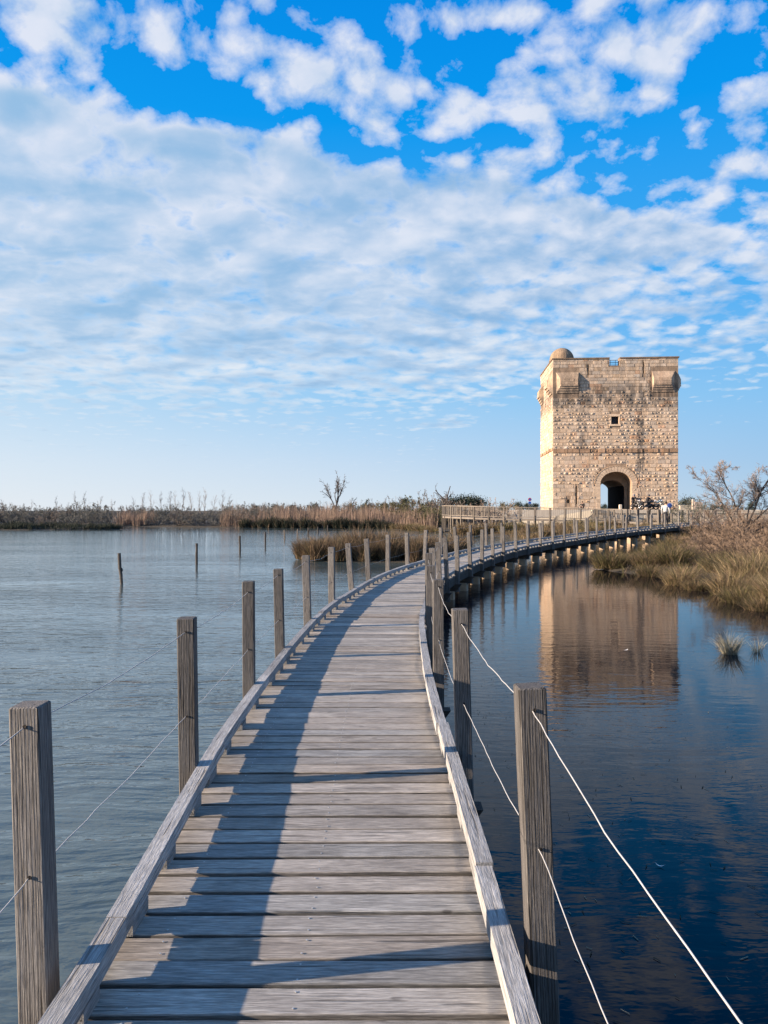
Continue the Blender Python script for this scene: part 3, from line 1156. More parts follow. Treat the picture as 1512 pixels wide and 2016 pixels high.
ashlar(fb, TD, lambda x0, x1, z0, z1: (x0 < 3.2 or x1 > TD - 3.2) and z1 > 16.4 and z0 < 19.5, left3, 12)
fb.build('flank_masonry', M_STONE, tower_wall)

# ring of wedge stones round the arch
mb = MB()
nv = 19
for k in range(nv):
    t0, t1 = math.pi * k / nv + .008, math.pi * (k + 1) / nv - .008
    t = rng.normal(1.02, .07)
    pr = rng.uniform(.03, .05)
    q = []
    for y in (-pr, .02):
        for e, tt in ((0.005, t0), (0.005, t1), (.62, t1), (.62, t0)):
            q.append((AX + (AW + e) * math.cos(tt), y, ASP + (ARI + e) * math.sin(tt)))
    mb.add(q, [(0, 1, 2, 3), (7, 6, 5, 4), (0, 4, 5, 1), (1, 5, 6, 2), (2, 6, 7, 3), (3, 7, 4, 0)], (t, t * .98, t * .96))
for k in range(26):
    t0, t1 = math.pi * k / 26 + .008, math.pi * (k + 1) / 26 - .008
    q = []
    for y in (-.07, .02):
        for e, tt in ((.63, t0), (.63, t1), (.72, t1), (.72, t0)):
            q.append((AX + (AW + e) * math.cos(tt), y, ASP + (ARI + e) * math.sin(tt)))
    mb.add(q, [(0, 1, 2, 3), (7, 6, 5, 4), (0, 4, 5, 1), (1, 5, 6, 2), (2, 6, 7, 3), (3, 7, 4, 0)], (.9, .86, .8))
for side in (-1, 1):                                  # jamb stones under the ring
    z = Z0
    while z < ASP - .1:
        h = min(rng.uniform(.35, .5), ASP - z)
        L = rng.uniform(.5, .95)
        t = rng.normal(1.04, .07)
        xa, xb = AX + side * (AW + .005), AX + side * (AW + L)
        add_cbox(mb, min(xa, xb), max(xa, xb), -.05, .01, z + .01, z + h - .01, .01, tint=(t, t * .98, t * .95))
        z += h
mb.build('arch_surround', M_STONE, tower)

# window surround and dark shutter set deep in the opening
mb = MB()
for a in [(6.86, 7.05, -.05, .06, 12.72, 13.68), (7.95, 8.14, -.05, .06, 12.72, 13.68), (6.86, 8.14, -.07, .06, 13.682, 13.95), (6.8, 8.2, -.10, .06, 12.5, 12.718)]:
    add_cbox(mb, *a, .01, tint=(1.2, 1.18, 1.14))
wf = mb.build('window_surround', M_STONE, tower)
mb = MB()
add_box(mb, 7.06, 7.94, .55, .60, 12.73, 13.67, (.5, .6, .8))
for z in (13.05, 13.36):
    add_box(mb, 7.06, 7.94, .53, .549, z - .02, z + .02)
mb.build('shutter', M_DARKMETAL, wf)

# coping on the parapet
mb = MB()
for a in [(-.12, 6.85, -.12, 1.0), (8.05, TW + .12, -.12, 1.0), (-.12, .9, 1.002, TD + .12), (TW - .9, TW + .12, 1.002, TD + .12), (.902, TW - .902, TD - 1.0, TD + .12)]:
    add_cbox(mb, *a, ZT + .002, ZT + .17, .02, tint=(.40, .37, .35))
mb.build('parapet_coping', M_STONE, tower)
mb = MB()
for z in (20.15, 20.45, 20.75):
    add_box(mb, 6.85, 8.05, .93, .97, z - .025, z + .025)
for x in (7.15, 7.75):
    add_box(mb, x - .02, x + .02, .931, .969, 19.9, 20.724)
mb.build('gap_railing', M_DARKMETAL, tower)


def bartizan(cx, cy, sx, sy, tint):
    """corner turret box with sloped head and stepped corbels; mirrored into each corner"""
    P = [(3.15, .3), (3.0, -.38), (.85, -.38), (-.58, .95), (-.58, 3.0), (.3, 3.15), (.3, .3)]
    Pi = [(3.15, .3), (3.12, -.03), (.4, -.03), (-.03, .4), (-.03, 3.12), (.3, 3.15), (.3, .3)]
    lerp = lambda t: [(a[0] + (b[0] - a[0]) * t, a[1] + (b[1] - a[1]) * t) for a, b in zip(P, Pi)]
    steps = [(16.6, lerp(.85)), (16.86, lerp(.75)), (16.88, lerp(.55)), (17.14, lerp(.45)), (17.16, lerp(.22)), (17.42, lerp(.12)), (17.44, lerp(-.16)), (17.58, lerp(-.16)), (17.60, P), (18.36, P), (19.15, lerp(1.0))]
    n = len(P)
    mb = MB()
    v, c = [], []
    for z, p in steps:
        for x, y in p:
            v.append((cx + sx * x, cy + sy * y, z))
    f = []
    for i in range(len(steps) - 1):
        for k in range(n):
            m = (k + 1) % n
            q = (i * n + k, i * n + m, (i + 1) * n + m, (i + 1) * n + k)
            f.append(q if sx * sy > 0 else q[::-1])
    f.append(tuple(range(n)))
    f.append(tuple((len(steps) - 1) * n + k for k in range(n)))
    v = np.array(v)
    for q in f:                                        # split so each face has its own tone
        t = rng.normal(1, .09)
        mb.add(v[list(q)], [tuple(range(len(q)))], np.array(tint) * t)
    # block courses on the two straight panels
    for z in np.arange(17.62, 18.1, .36):
        for along in (0, 1):
            x = .9
            while x < 2.9:
                L = min(rng.uniform(.4, .8), 2.98 - x)
                t = rng.normal(1, .12)
                q = box_v(x + .012, x + L - .012, -.38 - rng.uniform(.015, .03), -.37, z + .012, min(z + .35, 18.35))
                o = q.copy()
                if along:
                    o[:, 0], o[:, 1] = q[:, 1] - .2, q[:, 0]
                o[:, 0] = cx + sx * o[:, 0]
                o[:, 1] = cy + sy * o[:, 1]
                mb.add(o, BOXF, np.array(tint) * t)
                x += L
    return mb.build('corner_bartizan', M_STONE, tower)


bartizan(0, 0, 1, 1, (.88, .84, .80))
bartizan(TW, 0, -1, 1, (.95, .9, .86))
bartizan(0, TD, 1, -1, (.95, .92, .88))
bartizan(TW, TD, -1, -1, (.9, .9, .88))

# stair turret with its dome, rising behind the left parapet
mb = MB()
prof = [(1.55, 18.5), (1.55, 21.35), (1.62, 21.37), (1.62, 21.5)] + [(1.56 * math.cos(t), 21.5 + 1.6 * math.sin(t)) for t in np.linspace(0, 1.5, 12)]
add_lathe(mb, prof, 28, Matrix.Translation((1.75, 4.6, 0)), (.60, .55, .49))
mb.build('turret_dome', M_STONE, tower, smooth=False)
# black gate leaf, drawn out along the passage wall to paint its shade
mb = MB()
add_box(mb, AX + IW - .16, AX + IW - .04, 2.7, 11.6, 2.25, 5.3, (.45, .5, .7))
mb.build('gate_shade_panel', M_GATE_SHADE, tower)


# ------------------------------------------------------------------ raised walkway with balustrades beyond the marsh
RP = np.array([(24.6, 60.6), (22.6, 62.8), (20.6, 65.2), (18.6, 66.6), (16, 67.4), (13, 68.2), (10, 69.2), (7.9, 70.6), (6.6, 72.8), (6.5, 75.5), (7.6, 79), (10, 84), (13, 90)])
RW = Path(RP, lambda d, x, y: np.interp(x, [6, 9, 19, 21, 25], [1.62, 1.50, 1.28, 1.22, 1.15]))
raised = empty('raised_walkway', (0, 0, 0))
tag(raised, 'pale timber walkway with baluster railings raised over the marsh left of the tower', 'walkway')
mb = MB()
dd = np.arange(0, RW.L, .6)
sweep(mb, RW, dd, -.75, .75, -.16, 0, (.9, .9, .9))
mb.build('deck', M_RAILWOOD, raised)
s_rail = 6.2
for side in (-1, 1):
    o = side * .75
    d = np.arange(s_rail, RW.L, .4)
    for nm, z0, z1, w in (('handrail', .97, 1.03, .07), ('bottom_rail', .10, .15, .03)):
        mb = MB()
        sweep(mb, RW, d, o - w, o + w, z0, z1)
        mb.build(nm, M_RAILWOOD, raised)
    s = s_rail
    while s < RW.L - 1.3:
        p = RW.at(s, o)[0]
        h = float(RW.head(s)[0])
        mb = MB()
        t = rng.normal(.62, .14)
        add_cbox(mb, -.06, .055, -.055, .055, -1.5, .968, .006, frame(p, -h), (t, t, t))
        mb.build('railing_post', M_RAILWOOD, raised)
        mb = MB()
        for q in np.arange(s + .17, s + 1.2, .17):
            pp = RW.at(q, o)[0]
            t = rng.normal(.95, .12)
            add_box(mb, -.014, .014, -.012, .012, .152, .968, (t, t, t), frame(pp, -float(RW.head(q)[0])))
        mb.build('slat_grille', M_RAILWOOD, raised)
        s += 1.3
for s in (.3, 1.6, 2.7, 3.6, 4.6, 5.6):            # plain rope posts on the ramp
    for o in (-.85, .85):
        p = RW.at(s, o)[0]
        mb = MB()
        t = rng.uniform(.16, .32) if o > 0 else rng.uniform(.5, .8)
        add_cbox(mb, -.07, .07, -.07, .07, -1.0, 1.0 + rng.uniform(-.05, .06), .006, frame(p, rng.uniform(0, 1), (rng.normal(0, .03), rng.normal(0, .06))), (t, t, t))
        mb.build('ramp_post', M_RAILWOOD, raised)

# ------------------------------------------------------------------ stakes in the lake
def make_stake(px, Y, h, lean, r, label, knot=False, pale=False):
    X = (px - 756) / 1515 * Y
    o = empty('mooring_stake', (X, Y, 0))
    mb = MB()
    n = 9
    t = np.linspace(-.8, h, n)
    j = rng.normal(0, .006, (n, 2))
    pts = np.stack([t * lean + j[:, 0], j[:, 1], t], 1)
    rad = np.linspace(r * .9, r * 1.1, n) * rng.uniform(.9, 1.1, n)
    add_tube(mb, pts, rad, 9, (2.6, 2.5, 2.3) if pale else (1, 1, 1))
    o2 = mb.build('shaft', M_STAKE, o)
    if knot:
        kb = MB()
        z = h * .46
        add_lathe(kb, [(.01, -.07), (r * .9, -.03), (r * 1.0, .02), (r * .5, .06)], 8, Matrix.Translation((z * lean + r * .9, 0, z)))
        kb.build('branch_stub', M_STAKE, o)
    tag(o, label, 'stake', 'old mooring stakes standing in the lake')


make_stake(239, 22.8, .92, -.085, .042, 'tall dark stake leaning left with a branch stub, nearest in the open lake', True)
make_stake(387, 30.9, .86, -.005, .045, 'upright dark stake in the lake whose lower half is thinner, second from left')
make_stake(472, 39.7, .87, .0, .055, 'upright dark stake in the lake, third from the left, right of two taller ones')
make_stake(522, 47.6, .84, .0, .05, 'dark upright stake in the lake just left of the first whitish stake')
make_stake(560, 58, .70, .0, .05, 'whitish stake in open lake farther left than the other whitish one', pale=True)
make_stake(586, 64, .62, .0, .05, 'whitish stake standing close above the left tip of the sedge islet', pale=True)
make_stake(607, 69, .62, .0, .06, 'small dark stake behind the left end of the sedge islet')
make_stake(626, 74, .58, .0, .06, 'small dark stake second from the right in the far row behind the islet')
make_stake(645, 80, .60, .0, .06, 'farthest small dark stake near the reedy far shore')

# ------------------------------------------------------------------ plant builders
def blades(n, rad, h, spread, droop, w, cols, r, seg=3, hvar=.3, flat=1.0):
    """n grass blades in a clump; returns verts, quads, tints"""
    a = r.uniform(0, 2 * math.pi, n)
    q = np.sqrt(r.uniform(0, 1, n))
    bx, by = rad * q * np.cos(a) * .55, rad * q * np.sin(a) * .55 * flat
    az = a + r.normal(0, .7, n)
    out = spread * (.15 + q * .85) * r.uniform(.3, 1.3, n)
    L = h * (1 - hvar * r.uniform(0, 1, n) ** 1.0) * (1.05 - .25 * q)
    dx, dy = np.cos(az), np.sin(az) * flat
    fa = r.uniform(0, math.pi, n)
    wx, wy = np.cos(fa), np.sin(fa)
    dr = droop * r.uniform(.2, 1.4, n)
    t = np.linspace(0, 1, seg + 1)
    ww = w * r.uniform(.7, 1.3, n)
    V = np.zeros((n, seg + 1, 2, 3))
    for k, tk in enumerate(t):
        hx = bx + dx * L * (out * tk + dr * tk ** 2.5)
        hy = by + dy * L * (out * tk + dr * tk ** 2.5)
        hz = L * (tk - dr * .75 * tk ** 2.6 - out * .18 * tk)
        wk = ww * (1 - tk ** 2 * .85) * .5
        V[:, k, 0] = np.stack([hx - wx * wk, hy - wy * wk, hz], 1)
        V[:, k, 1] = np.stack([hx + wx * wk, hy + wy * wk, hz], 1)
    base = (np.arange(n) * (seg + 1) * 2)[:, None]
    F = []
    for k in range(seg):
        F.append(base + np.array([k * 2, k * 2 + 1, k * 2 + 3, k * 2 + 2]))
    F = np.concatenate(F)
    cols = np.asarray(cols, float)
    ci = r.integers(0, len(cols), n)
    cc = cols[ci] * r.normal(1, .18, (n, 1)).clip(.5, 1.6)
    T = np.repeat(cc, (seg + 1) * 2, axis=0)
    return V.reshape(-1, 3), F, T


STRAW = [(.27, .20, .115), (.34, .26, .155), (.21, .155, .09), (.24, .165, .10)]
OLIVE = [(.070, .066, .028), (.11, .10, .042), (.155, .13, .062), (.05, .046, .024)]
BROWN = [(.115, .083, .058), (.165, .12, .084), (.072, .053, .038), (.215, .16, .115)]
DARKG = [(.022, .032, .024), (.034, .044, .032), (.045, .05, .036), (.03, .034, .028)]
PINKR = [(.25, .178, .14), (.31, .225, .18), (.20, .145, .115), (.27, .205, .155)]


def tussock_mesh(seed, n, rad, h, spread, droop, w, cols, seg=3, hvar=.45):
    r = np.random.default_rng(seed)
    mb = MB()
    mb.add(*blades(n, rad, h, spread, droop, w, cols, r, seg, hvar))
    mb.add(*blades(n // 4, rad * 1.1, h * .55, spread * 1.5, droop * 1.5, w, cols, r, seg, hvar))
    return mb.mesh('sedge_tussock', M_REED)


def put(name, mesh, x, y, label, cat, group=None, sc=(1, 1, 1), rz=None, z=None):
    o = bpy.data.objects.new(name, mesh)
    COL.objects.link(o)
    gz = float(ground_z(np.array([x]), np.array([y]))[0]) if z is None else z
    o.location = (x, y, max(gz, -.06) - .03)
    o.rotation_euler = (0, 0, rng.uniform(0, 6.28) if rz is None else rz)
    o.scale = sc
    return tag(o, label, cat, group)


def branch(start, dirs, L, r0, r1, k, curl, r, up=0.0):
    """polylines for many branches at once -> points (n, k+1, 3), radii (n, k+1)"""
    n = len(start)
    P = np.zeros((n, k + 1, 3))
    P[:, 0] = start
    d = dirs / (np.linalg.norm(dirs, axis=1, keepdims=True) + 1e-9)
    for i in range(k):
        P[:, i + 1] = P[:, i] + d * (L / k)[:, None]
        d = d + r.normal(0, curl, (n, 3)) + np.array([0, 0, up])
        d /= np.linalg.norm(d, axis=1, keepdims=True)
    t = np.linspace(0, 1, k + 1)
    Rr = r0[:, None] * (1 - t) + r1[:, None] * t
    return P, Rr


def tubes(P, Rr, sides):
    n, k1, _ = P.shape
    d = np.gradient(P, axis=1)
    d /= np.linalg.norm(d, axis=2, keepdims=True) + 1e-9
    ref = np.tile(np.array([.31, .82, .48]), (n, 1))[:, None, :]
    a = np.cross(d, ref)
    a /= np.linalg.norm(a, axis=2, keepdims=True) + 1e-9
    b = np.cross(d, a)
    th = np.arange(sides) / sides * 2 * math.pi
    V = P[:, :, None] + Rr[:, :, None, None] * (np.cos(th)[:, None] * a[:, :, None] + np.sin(th)[:, None] * b[:, :, None])
    base = (np.arange(n) * k1 * sides)[:, None]
    F = []
    for i in range(k1 - 1):
        for s in range(sides):
            m = (s + 1) % sides
            F.append(base + np.array([i * sides + s, i * sides + m, (i + 1) * sides + m, (i + 1) * sides + s]))
    return V.reshape(-1, 3), np.concatenate(F)


RMIN = [.003]


def sprout(P, Rr, m, r, lo, spread, ratio, rr, tip=.35):
    """m children from each branch: start, direction, length, radius"""
    n, k1, _ = P.shape
    t = r.uniform(lo, 1.0, (n, m)) * (k1 - 1)
    i = np.minimum(t.astype(int), k1 - 2)
    f = (t - i)[..., None]
    idx = np.arange(n)[:, None]
    st = P[idx, i] * (1 - f) + P[idx, i + 1] * f
    d = P[idx, i + 1] - P[idx, i]
    seg = np.linalg.norm(d, axis=2, keepdims=True)
    d = d / (seg + 1e-9) + r.normal(0, spread, d.shape)
    L = (seg[..., 0] * (k1 - 1)) * ratio * r.uniform(.5, 1.15, (n, m)) * (1.15 - t / (k1 - 1) * .55)
    r0 = (Rr[idx, i] * rr)
    return st.reshape(-1, 3), d.reshape(-1, 3), L.ravel(), r0.ravel()


def bare_tree(mb_trunk, mb_twig, starts, dirs, L, r0, levels, r, col, tcol, curl=.16, up=.02, k0=8, tip=.4):
    P, Rr = branch(np.asarray(starts, float), np.asarray(dirs, float), np.asarray(L, float), np.asarray(r0, float), np.asarray(r0, float) * tip, k0, curl, r, up)
    V, F = tubes(P, Rr, 7)
    mb_trunk.add(V, F, col)
    for li, (m, lo, spread, ratio, rr, k, cu, u) in enumerate(levels):
        st, d, LL, rad = sprout(P, Rr, m, r, lo, spread, ratio, rr)
        rad = np.maximum(rad, RMIN[0])
        P, Rr = branch(st, d, LL, rad, np.maximum(rad * .35, RMIN[0] * .6), k, cu, r, u)
        V, F = tubes(P, Rr, 5 if li == 0 else 3)
        last = li >= len(levels) - 2
        c = np.asarray(tcol if last else col) * r.normal(1, .15, (len(st), 1))
        (mb_twig if last else mb_trunk).add(V, F, np.repeat(c, P.shape[1] * (5 if li == 0 else 3), axis=0))
    return P


def leaves(mb, C, n, size, cols, r, jitter):
    """small leaf faces scattered about the given twig points"""
    c = C[r.integers(0, len(C), n)] + r.normal(0, jitter, (n, 3))
    a = r.normal(0, 1, (n, 3))
    a /= np.linalg.norm(a, axis=1, keepdims=True)
    b = np.cross(a, r.normal(0, 1, (n, 3)))
    b /= np.linalg.norm(b, axis=1, keepdims=True) + 1e-9
    s = size * r.uniform(.5, 1.2, (n, 1))
    V = np.stack([c - a * s, c + b * s * .45, c + a * s, c - b * s * .45], 1)
    F = np.arange(n * 4).reshape(n, 4)
    cols = np.asarray(cols)
    t = cols[r.integers(0, len(cols), n)] * r.normal(1, .2, (n, 1)).clip(.4, 1.7)
    mb.add(V.reshape(-1, 3), F, np.repeat(t, 4, axis=0))


def shrub_meshes(seed, h, rad, nst, m1, m2, tw, col, tcol, leafn=0, leafs=.06, leafc=None, base_r=.02, up=.03, spread=.9):
    """many-stemmed shrub: stems mesh, twigs mesh and (optional) foliage"""
    r = np.random.default_rng(seed)
    a = r.uniform(0, 2 * math.pi, nst)
    q = np.sqrt(r.uniform(0, 1, nst))
    st = np.stack([rad * .35 * q * np.cos(a), rad * .35 * q * np.sin(a), np.zeros(nst)], 1)
    el = r.uniform(.35, 1.0, nst)
    d = np.stack([np.cos(a) * (1 - el * .6) * spread, np.sin(a) * (1 - el * .6) * spread, el], 1)
    L = h * r.uniform(.75, 1.05, nst) * (1.0 - .12 * el)
    T, W, F = MB(), MB(), MB()
    P = bare_tree(T, W, st, d, L, np.full(nst, base_r), [(m1, .2, .45, .5, .6, 4, .2, up), (m2, .15, .5, .5, .6, 3, .22, up), (tw, .1, .5, .55, .8, 2, .2, up)], r, col, tcol, .14, up, 6)
    out = [T.mesh('stems', M_TWIG), W.mesh('twigs', M_TWIG)]
    if leafn:
        leaves(F, P.reshape(-1, 3), leafn, leafs, leafc, r, .06)
        out.append(F.mesh('foliage', M_LEAF))
    return out


def put_shrub(name, meshes, x, y, label, cat, group, sc=1.0, zs=1.0, z=None):
    gz = float(ground_z(np.array([x]), np.array([y]))[0]) if z is None else z
    e = empty(name, (x, y, gz - .05), rng.uniform(0, 6.28))
    e.scale = (sc, sc, sc * zs)
    for me in meshes:
        o = bpy.data.objects.new(me.name.split('.')[0], me)
        COL.objects.link(o)
        o.parent = e
    return tag(e, label, cat, group)


# ------------------------------------------------------------------ sedge islet left of the boardwalk
ISL = [tussock_mesh(100 + i, 950, .8, 1.25, .42, .30, .020, BROWN + STRAW[2:] + OLIVE[:1]) for i in range(4)]
isl = [(-3.5, 34.0, .80), (-2.9, 33.3, .95), (-2.2, 34.6, 1.0), (-1.9, 33.0, .9), (-1.1, 33.9, 1.05), (-.8, 32.9, .85), (-.1, 34.3, 1.0), (.2, 33.0, .95), (1.0, 33.8, 1.0), (1.4, 32.7, .88),
       (2.0, 33.9, .95), (2.7, 33.1, .9), (3.2, 34.3, .9), (-3.0, 35.4, .9), (-1.5, 36.0, 1.0), (.4, 36.0, 1.0), (2.0, 35.8, .95), (3.4, 35.5, .85)]
for i, (x, y, s) in enumerate(isl):
    lab = 'brown sedge tussock among those massed on the islet left of the boardwalk'
    if i == 0:
        lab = 'brown sedge tussock at the islet end farthest from the boardwalk'
    elif i == 12:
        lab = 'brown sedge tussock at the islet end right beside the boardwalk posts'
    put('sedge_tussock', ISL[i % 4], x, y, lab, 'sedge', 'sedge tussocks massed on the islet', (s * 1.08, s * 1.08, s * rng.uniform(1.15, 1.5)), z=.06)

# ------------------------------------------------------------------ right bank: tussocks along the water's edge
TG = [tussock_mesh(200 + i, 1100, .85, 1.1, .50, .42, .012, BROWN[:2] + OLIVE + STRAW[:1] + OLIVE[1:3]) for i in range(3)]
TS = [tussock_mesh(210 + i, 1100, .9, 1.25, .46, .40, .012, BROWN[:2] + STRAW + [(.36, .28, .16)] + OLIVE[:3]) for i in range(3)]
TM = [tussock_mesh(220 + i, 900, .8, 1.0, .5, .4, .012, STRAW[2:] + OLIVE + BROWN[:2]) for i in range(3)]
GB = 'sedge tussocks along the right bank'
bank = [
    (TG[0], 8.35, 28.4, 1.05, 'big olive green tussock at the tip of the right bank under the boardwalk end'),
    (TG[1], 9.35, 29.6, .80, 'rounded olive tussock just behind the tussock at the bank tip'),
    (TM[0], 9.35, 27.3, .95, 'low brown tussock trailing into the water between two big green ones'),
    (TG[2], 10.2, 27.2, 1.12, 'broad green tussock with arching pale blades, second clump from the bank tip'),
    (TS[0], 8.7, 22.6, .74, 'upright straw and green tussock standing at the corner of the right shore'),
    (TM[1], 9.3, 23.8, .85, 'brown matted tussock behind the one at the shore corner'),
    (TS[1], 10.0, 21.0, 1.10, 'tallest golden straw tussock on the right bank at the picture edge'),
    (TS[2], 9.0, 19.9, .85, 'golden tussock leaning over the water below the tallest straw one'),
    (TG[1], 8.5, 18.3, .72, 'green tussock low on the waterline near the right picture edge'),
    (TM[2], 8.35, 16.9, .70, 'matted straw tussock nearest the viewer on the right bank'),
    (TS[0], 9.2, 17.6, .95, 'dense straw tussock behind the nearest one on the right bank'),
    (TG[2], 10.8, 24.6, .95, 'green tussock under the bare shrubs, away from the water'),
    (TM[0], 11.8, 25.8, 1.0, 'brown tussock under the bare shrubs, behind the golden clumps'),
    (TS[2], 11.3, 22.3, 1.0, 'straw tussock at the foot of the bare tamarisk shrubs'),
    (TG[0], 10.9, 31.6, .85, 'green tussock right of the last piers behind the bank tip'),
    (TM[1], 12.8, 35.4, .90, 'brown tussock on the shore below the far end of the boardwalk'),
    (TG[2], 14.4, 38.9, .95, 'green tussock close under the far boardwalk end'),
    (TS[1], 16.6, 43.5, .95, 'straw tussock beside the boardwalk just before the walker'),
    (TM[2], 8.6, 21.2, .60, 'small brown tussock half in water beside the shore corner'),
    (TM[0], 8.9, 25.6, .75, 'low tussock halfway between the shore corner and the bank tip'),
]
for me, x, y, s, lab in bank:
    s *= .92
    put('sedge_tussock', me, x, y, lab, 'sedge', GB, (s * 1.15, s * 1.15, s))
# the lone tuft standing in the pool
LONE = tussock_mesh(300, 330, .20, .50, .60, .35, .0045, [(.36, .33, .26), (.28, .26, .19), (.24, .23, .16)], 4)
put('sedge_tuft', LONE, 5.28, 11.75, 'small pale grass tuft standing alone in the dark pool', 'grass tuft', z=.02)
SMALL = tussock_mesh(301, 60, .12, .32, .6, .3, .005, [(.40, .36, .27), (.30, .28, .19)], 4)
put('sedge_tuft', SMALL, 5.78, 11.9, 'tiny wispy grass tuft beside the lone tuft in the pool', 'grass tuft', z=.02)

# ground cover behind the shore tussocks
def scatter_cover(name, poly, n, h, rad, w, cols, seed, label=None, ymax=None, per=14, spread=.5, droop=.35, zoff=0.0):
    r = np.random.default_rng(seed)
    P = np.asarray(poly, float)
    lo, hi = P.min(0), P.max(0)
    xy = np.zeros((0, 2))
    while len(xy) < n:
        q = r.uniform(lo, hi, (n * 3, 2))
        q = q[poly_sd(P, q[:, 0], q[:, 1]) > 0]
        q = q[land_sd(q[:, 0], q[:, 1]) > -.05]
        xy = np.vstack([xy, q])
    xy = xy[:n]
    z = ground_z(xy[:, 0], xy[:, 1])
    V, F, T = blades(n * per, rad, h, spread, droop, w, cols, r, 3, .55)
    nv = 8
    off = np.repeat(np.column_stack([xy, z - .03 + zoff]), per * nv, axis=0)
    patch = 1 + .6 * vnoise(xy[:, 0], xy[:, 1], 2.0, seed)
    V = V * np.repeat(np.column_stack([patch * 0 + 1, patch * 0 + 1, patch]), per * nv, axis=0)
    o = MB().add(V + off, F, T).build(name, M_REED)
    tag(o, kind='stuff')
    return o


scatter_cover('marsh_grass', [(9, 15), (26, 12), (34, 40), (30, 60), (20, 56), (14, 42), (9.5, 32), (8.4, 29), (8.6, 20)], 2600, .62, .35, .014, STRAW[2:] + BROWN + OLIVE, 401)
scatter_cover('marsh_grass', [(6, 71), (9.8, 66), (11.3, 59.5), (13.6, 53.8), (17, 51.5), (20.6, 57), (24, 60), (20, 66.5), (12, 67.5), (8, 70)], 2300, .55, .4, .022, STRAW + BROWN + OLIVE, 402)
scatter_cover('marsh_grass', [(23, 55), (60, 40), (70, 66), (21, 67)], 1500, .5, .4, .022, STRAW + BROWN, 403)

# tussocks of the marsh between the boardwalk and the raised walkway
TF = [tussock_mesh(230 + i, 420, .8, 1.0, .45, .35, .026, STRAW + BROWN + OLIVE[:2]) for i in range(3)]
TFG = [tussock_mesh(240 + i, 420, .8, 1.0, .42, .3, .026, OLIVE + STRAW[:2]) for i in range(2)]
r2 = np.random.default_rng(5)
cnt = 0
while cnt < 44:
    x, y = r2.uniform(6.4, 22), r2.uniform(51, 68)
    if land_sd(np.array([x]), np.array([y]))[0] < .3 or poly_sd(np.array(NORTH), np.array([x]), np.array([y]))[0] < .2:
        continue
    if abs(x - path_x(y)) < 1.9 or y > 66.8 - abs(x - 16) * .1:
        continue
    me = (TF + TFG)[cnt % 5]
    s = r2.uniform(.7, 1.1)
    put('sedge_tussock', me, x, y, 'straw coloured tussock in the marsh between the boardwalk and the railed walkway', 'sedge', 'tussocks in the marsh beyond the boardwalk', (s * 1.1, s * 1.1, s * 1.35))
    cnt += 1

for j, (x, y) in enumerate([(6.9, 68.2), (8.0, 67.6), (9.2, 67.2), (10.4, 66.4), (11.6, 66.6), (7.4, 69.2), (13, 66.2), (14.5, 65.6), (16.2, 65.2), (17.6, 64.6)]):
    s = r2.uniform(.95, 1.25)
    put('sedge_tussock', (TF + TFG)[j % 5], x, y, 'tall straw tussock right under the railed walkway', 'sedge', 'tussocks right under the railed walkway', (s * 1.2, s * 1.2, s * 1.35))

# dark rush clumps on the waterline of the far shore
DR = [tussock_mesh(250 + i, 420, 1.0, 1.35, .42, .25, .05, DARKG + DARKG + BROWN[:2]) for i in range(3)]
SH = np.array([(-18.5, 97), (-14, 95.2), (-10, 93.4), (-6, 91.9), (-3, 91), (0, 90), (2.4, 86.5), (3.4, 82), (4.4, 77.5), (5.4, 73.5)])
sl_ = np.concatenate([[0], np.cumsum(np.linalg.norm(np.diff(SH, axis=0), axis=1))])
for i, q in enumerate(np.arange(.3, sl_[-1], 1.12)):
    x, y = np.interp(q, sl_, SH[:, 0]) + rng.normal(0, .15), np.interp(q, sl_, SH[:, 1]) + .5
    s = rng.uniform(.62, 1.05)
    if q > 21:
        put('sedge_tussock', (TF + TFG)[i % 5], x, y, 'tan tussock along the shore left of the railed walkway', 'sedge', 'tan tussocks on the shore left of the walkway', (s * 1.2, s * 1.2, s * 1.1))
    else:
        put('rush_clump', DR[i % 3], x, y, 'dark rush clump on the far waterline in front of the pink reeds', 'rushes', 'dark rush clumps along the far shore', (s * 1.15, s * 1.15, s * 1.35))

scatter_cover('reeds', [(-21, 98.5), (-10, 94.5), (-3, 92), (1.5, 90), (5.5, 82), (6, 90), (5, 104), (-8, 112), (-22, 112)], 1500, 2.55, .7, .05, PINKR + PINKR + BROWN[3:], 411, per=8, spread=.10, droop=.08)
scatter_cover('reeds', [(-36, 102.5), (-33, 102.2), (-31, 103), (-31, 106), (-36, 106)], 90, 2.2, .7, .05, PINKR, 412, per=8, spread=.10, droop=.08)
scatter_cover('rushes', [(-75, 85), (-60, 84.9), (-40, 85), (-30.8, 86.2), (-29.4, 87.4), (-31, 88.6), (-45, 89.2), (-75, 91)], 1500, .85, .6, .05, DARKG, 413, per=10, spread=.3, droop=.2)

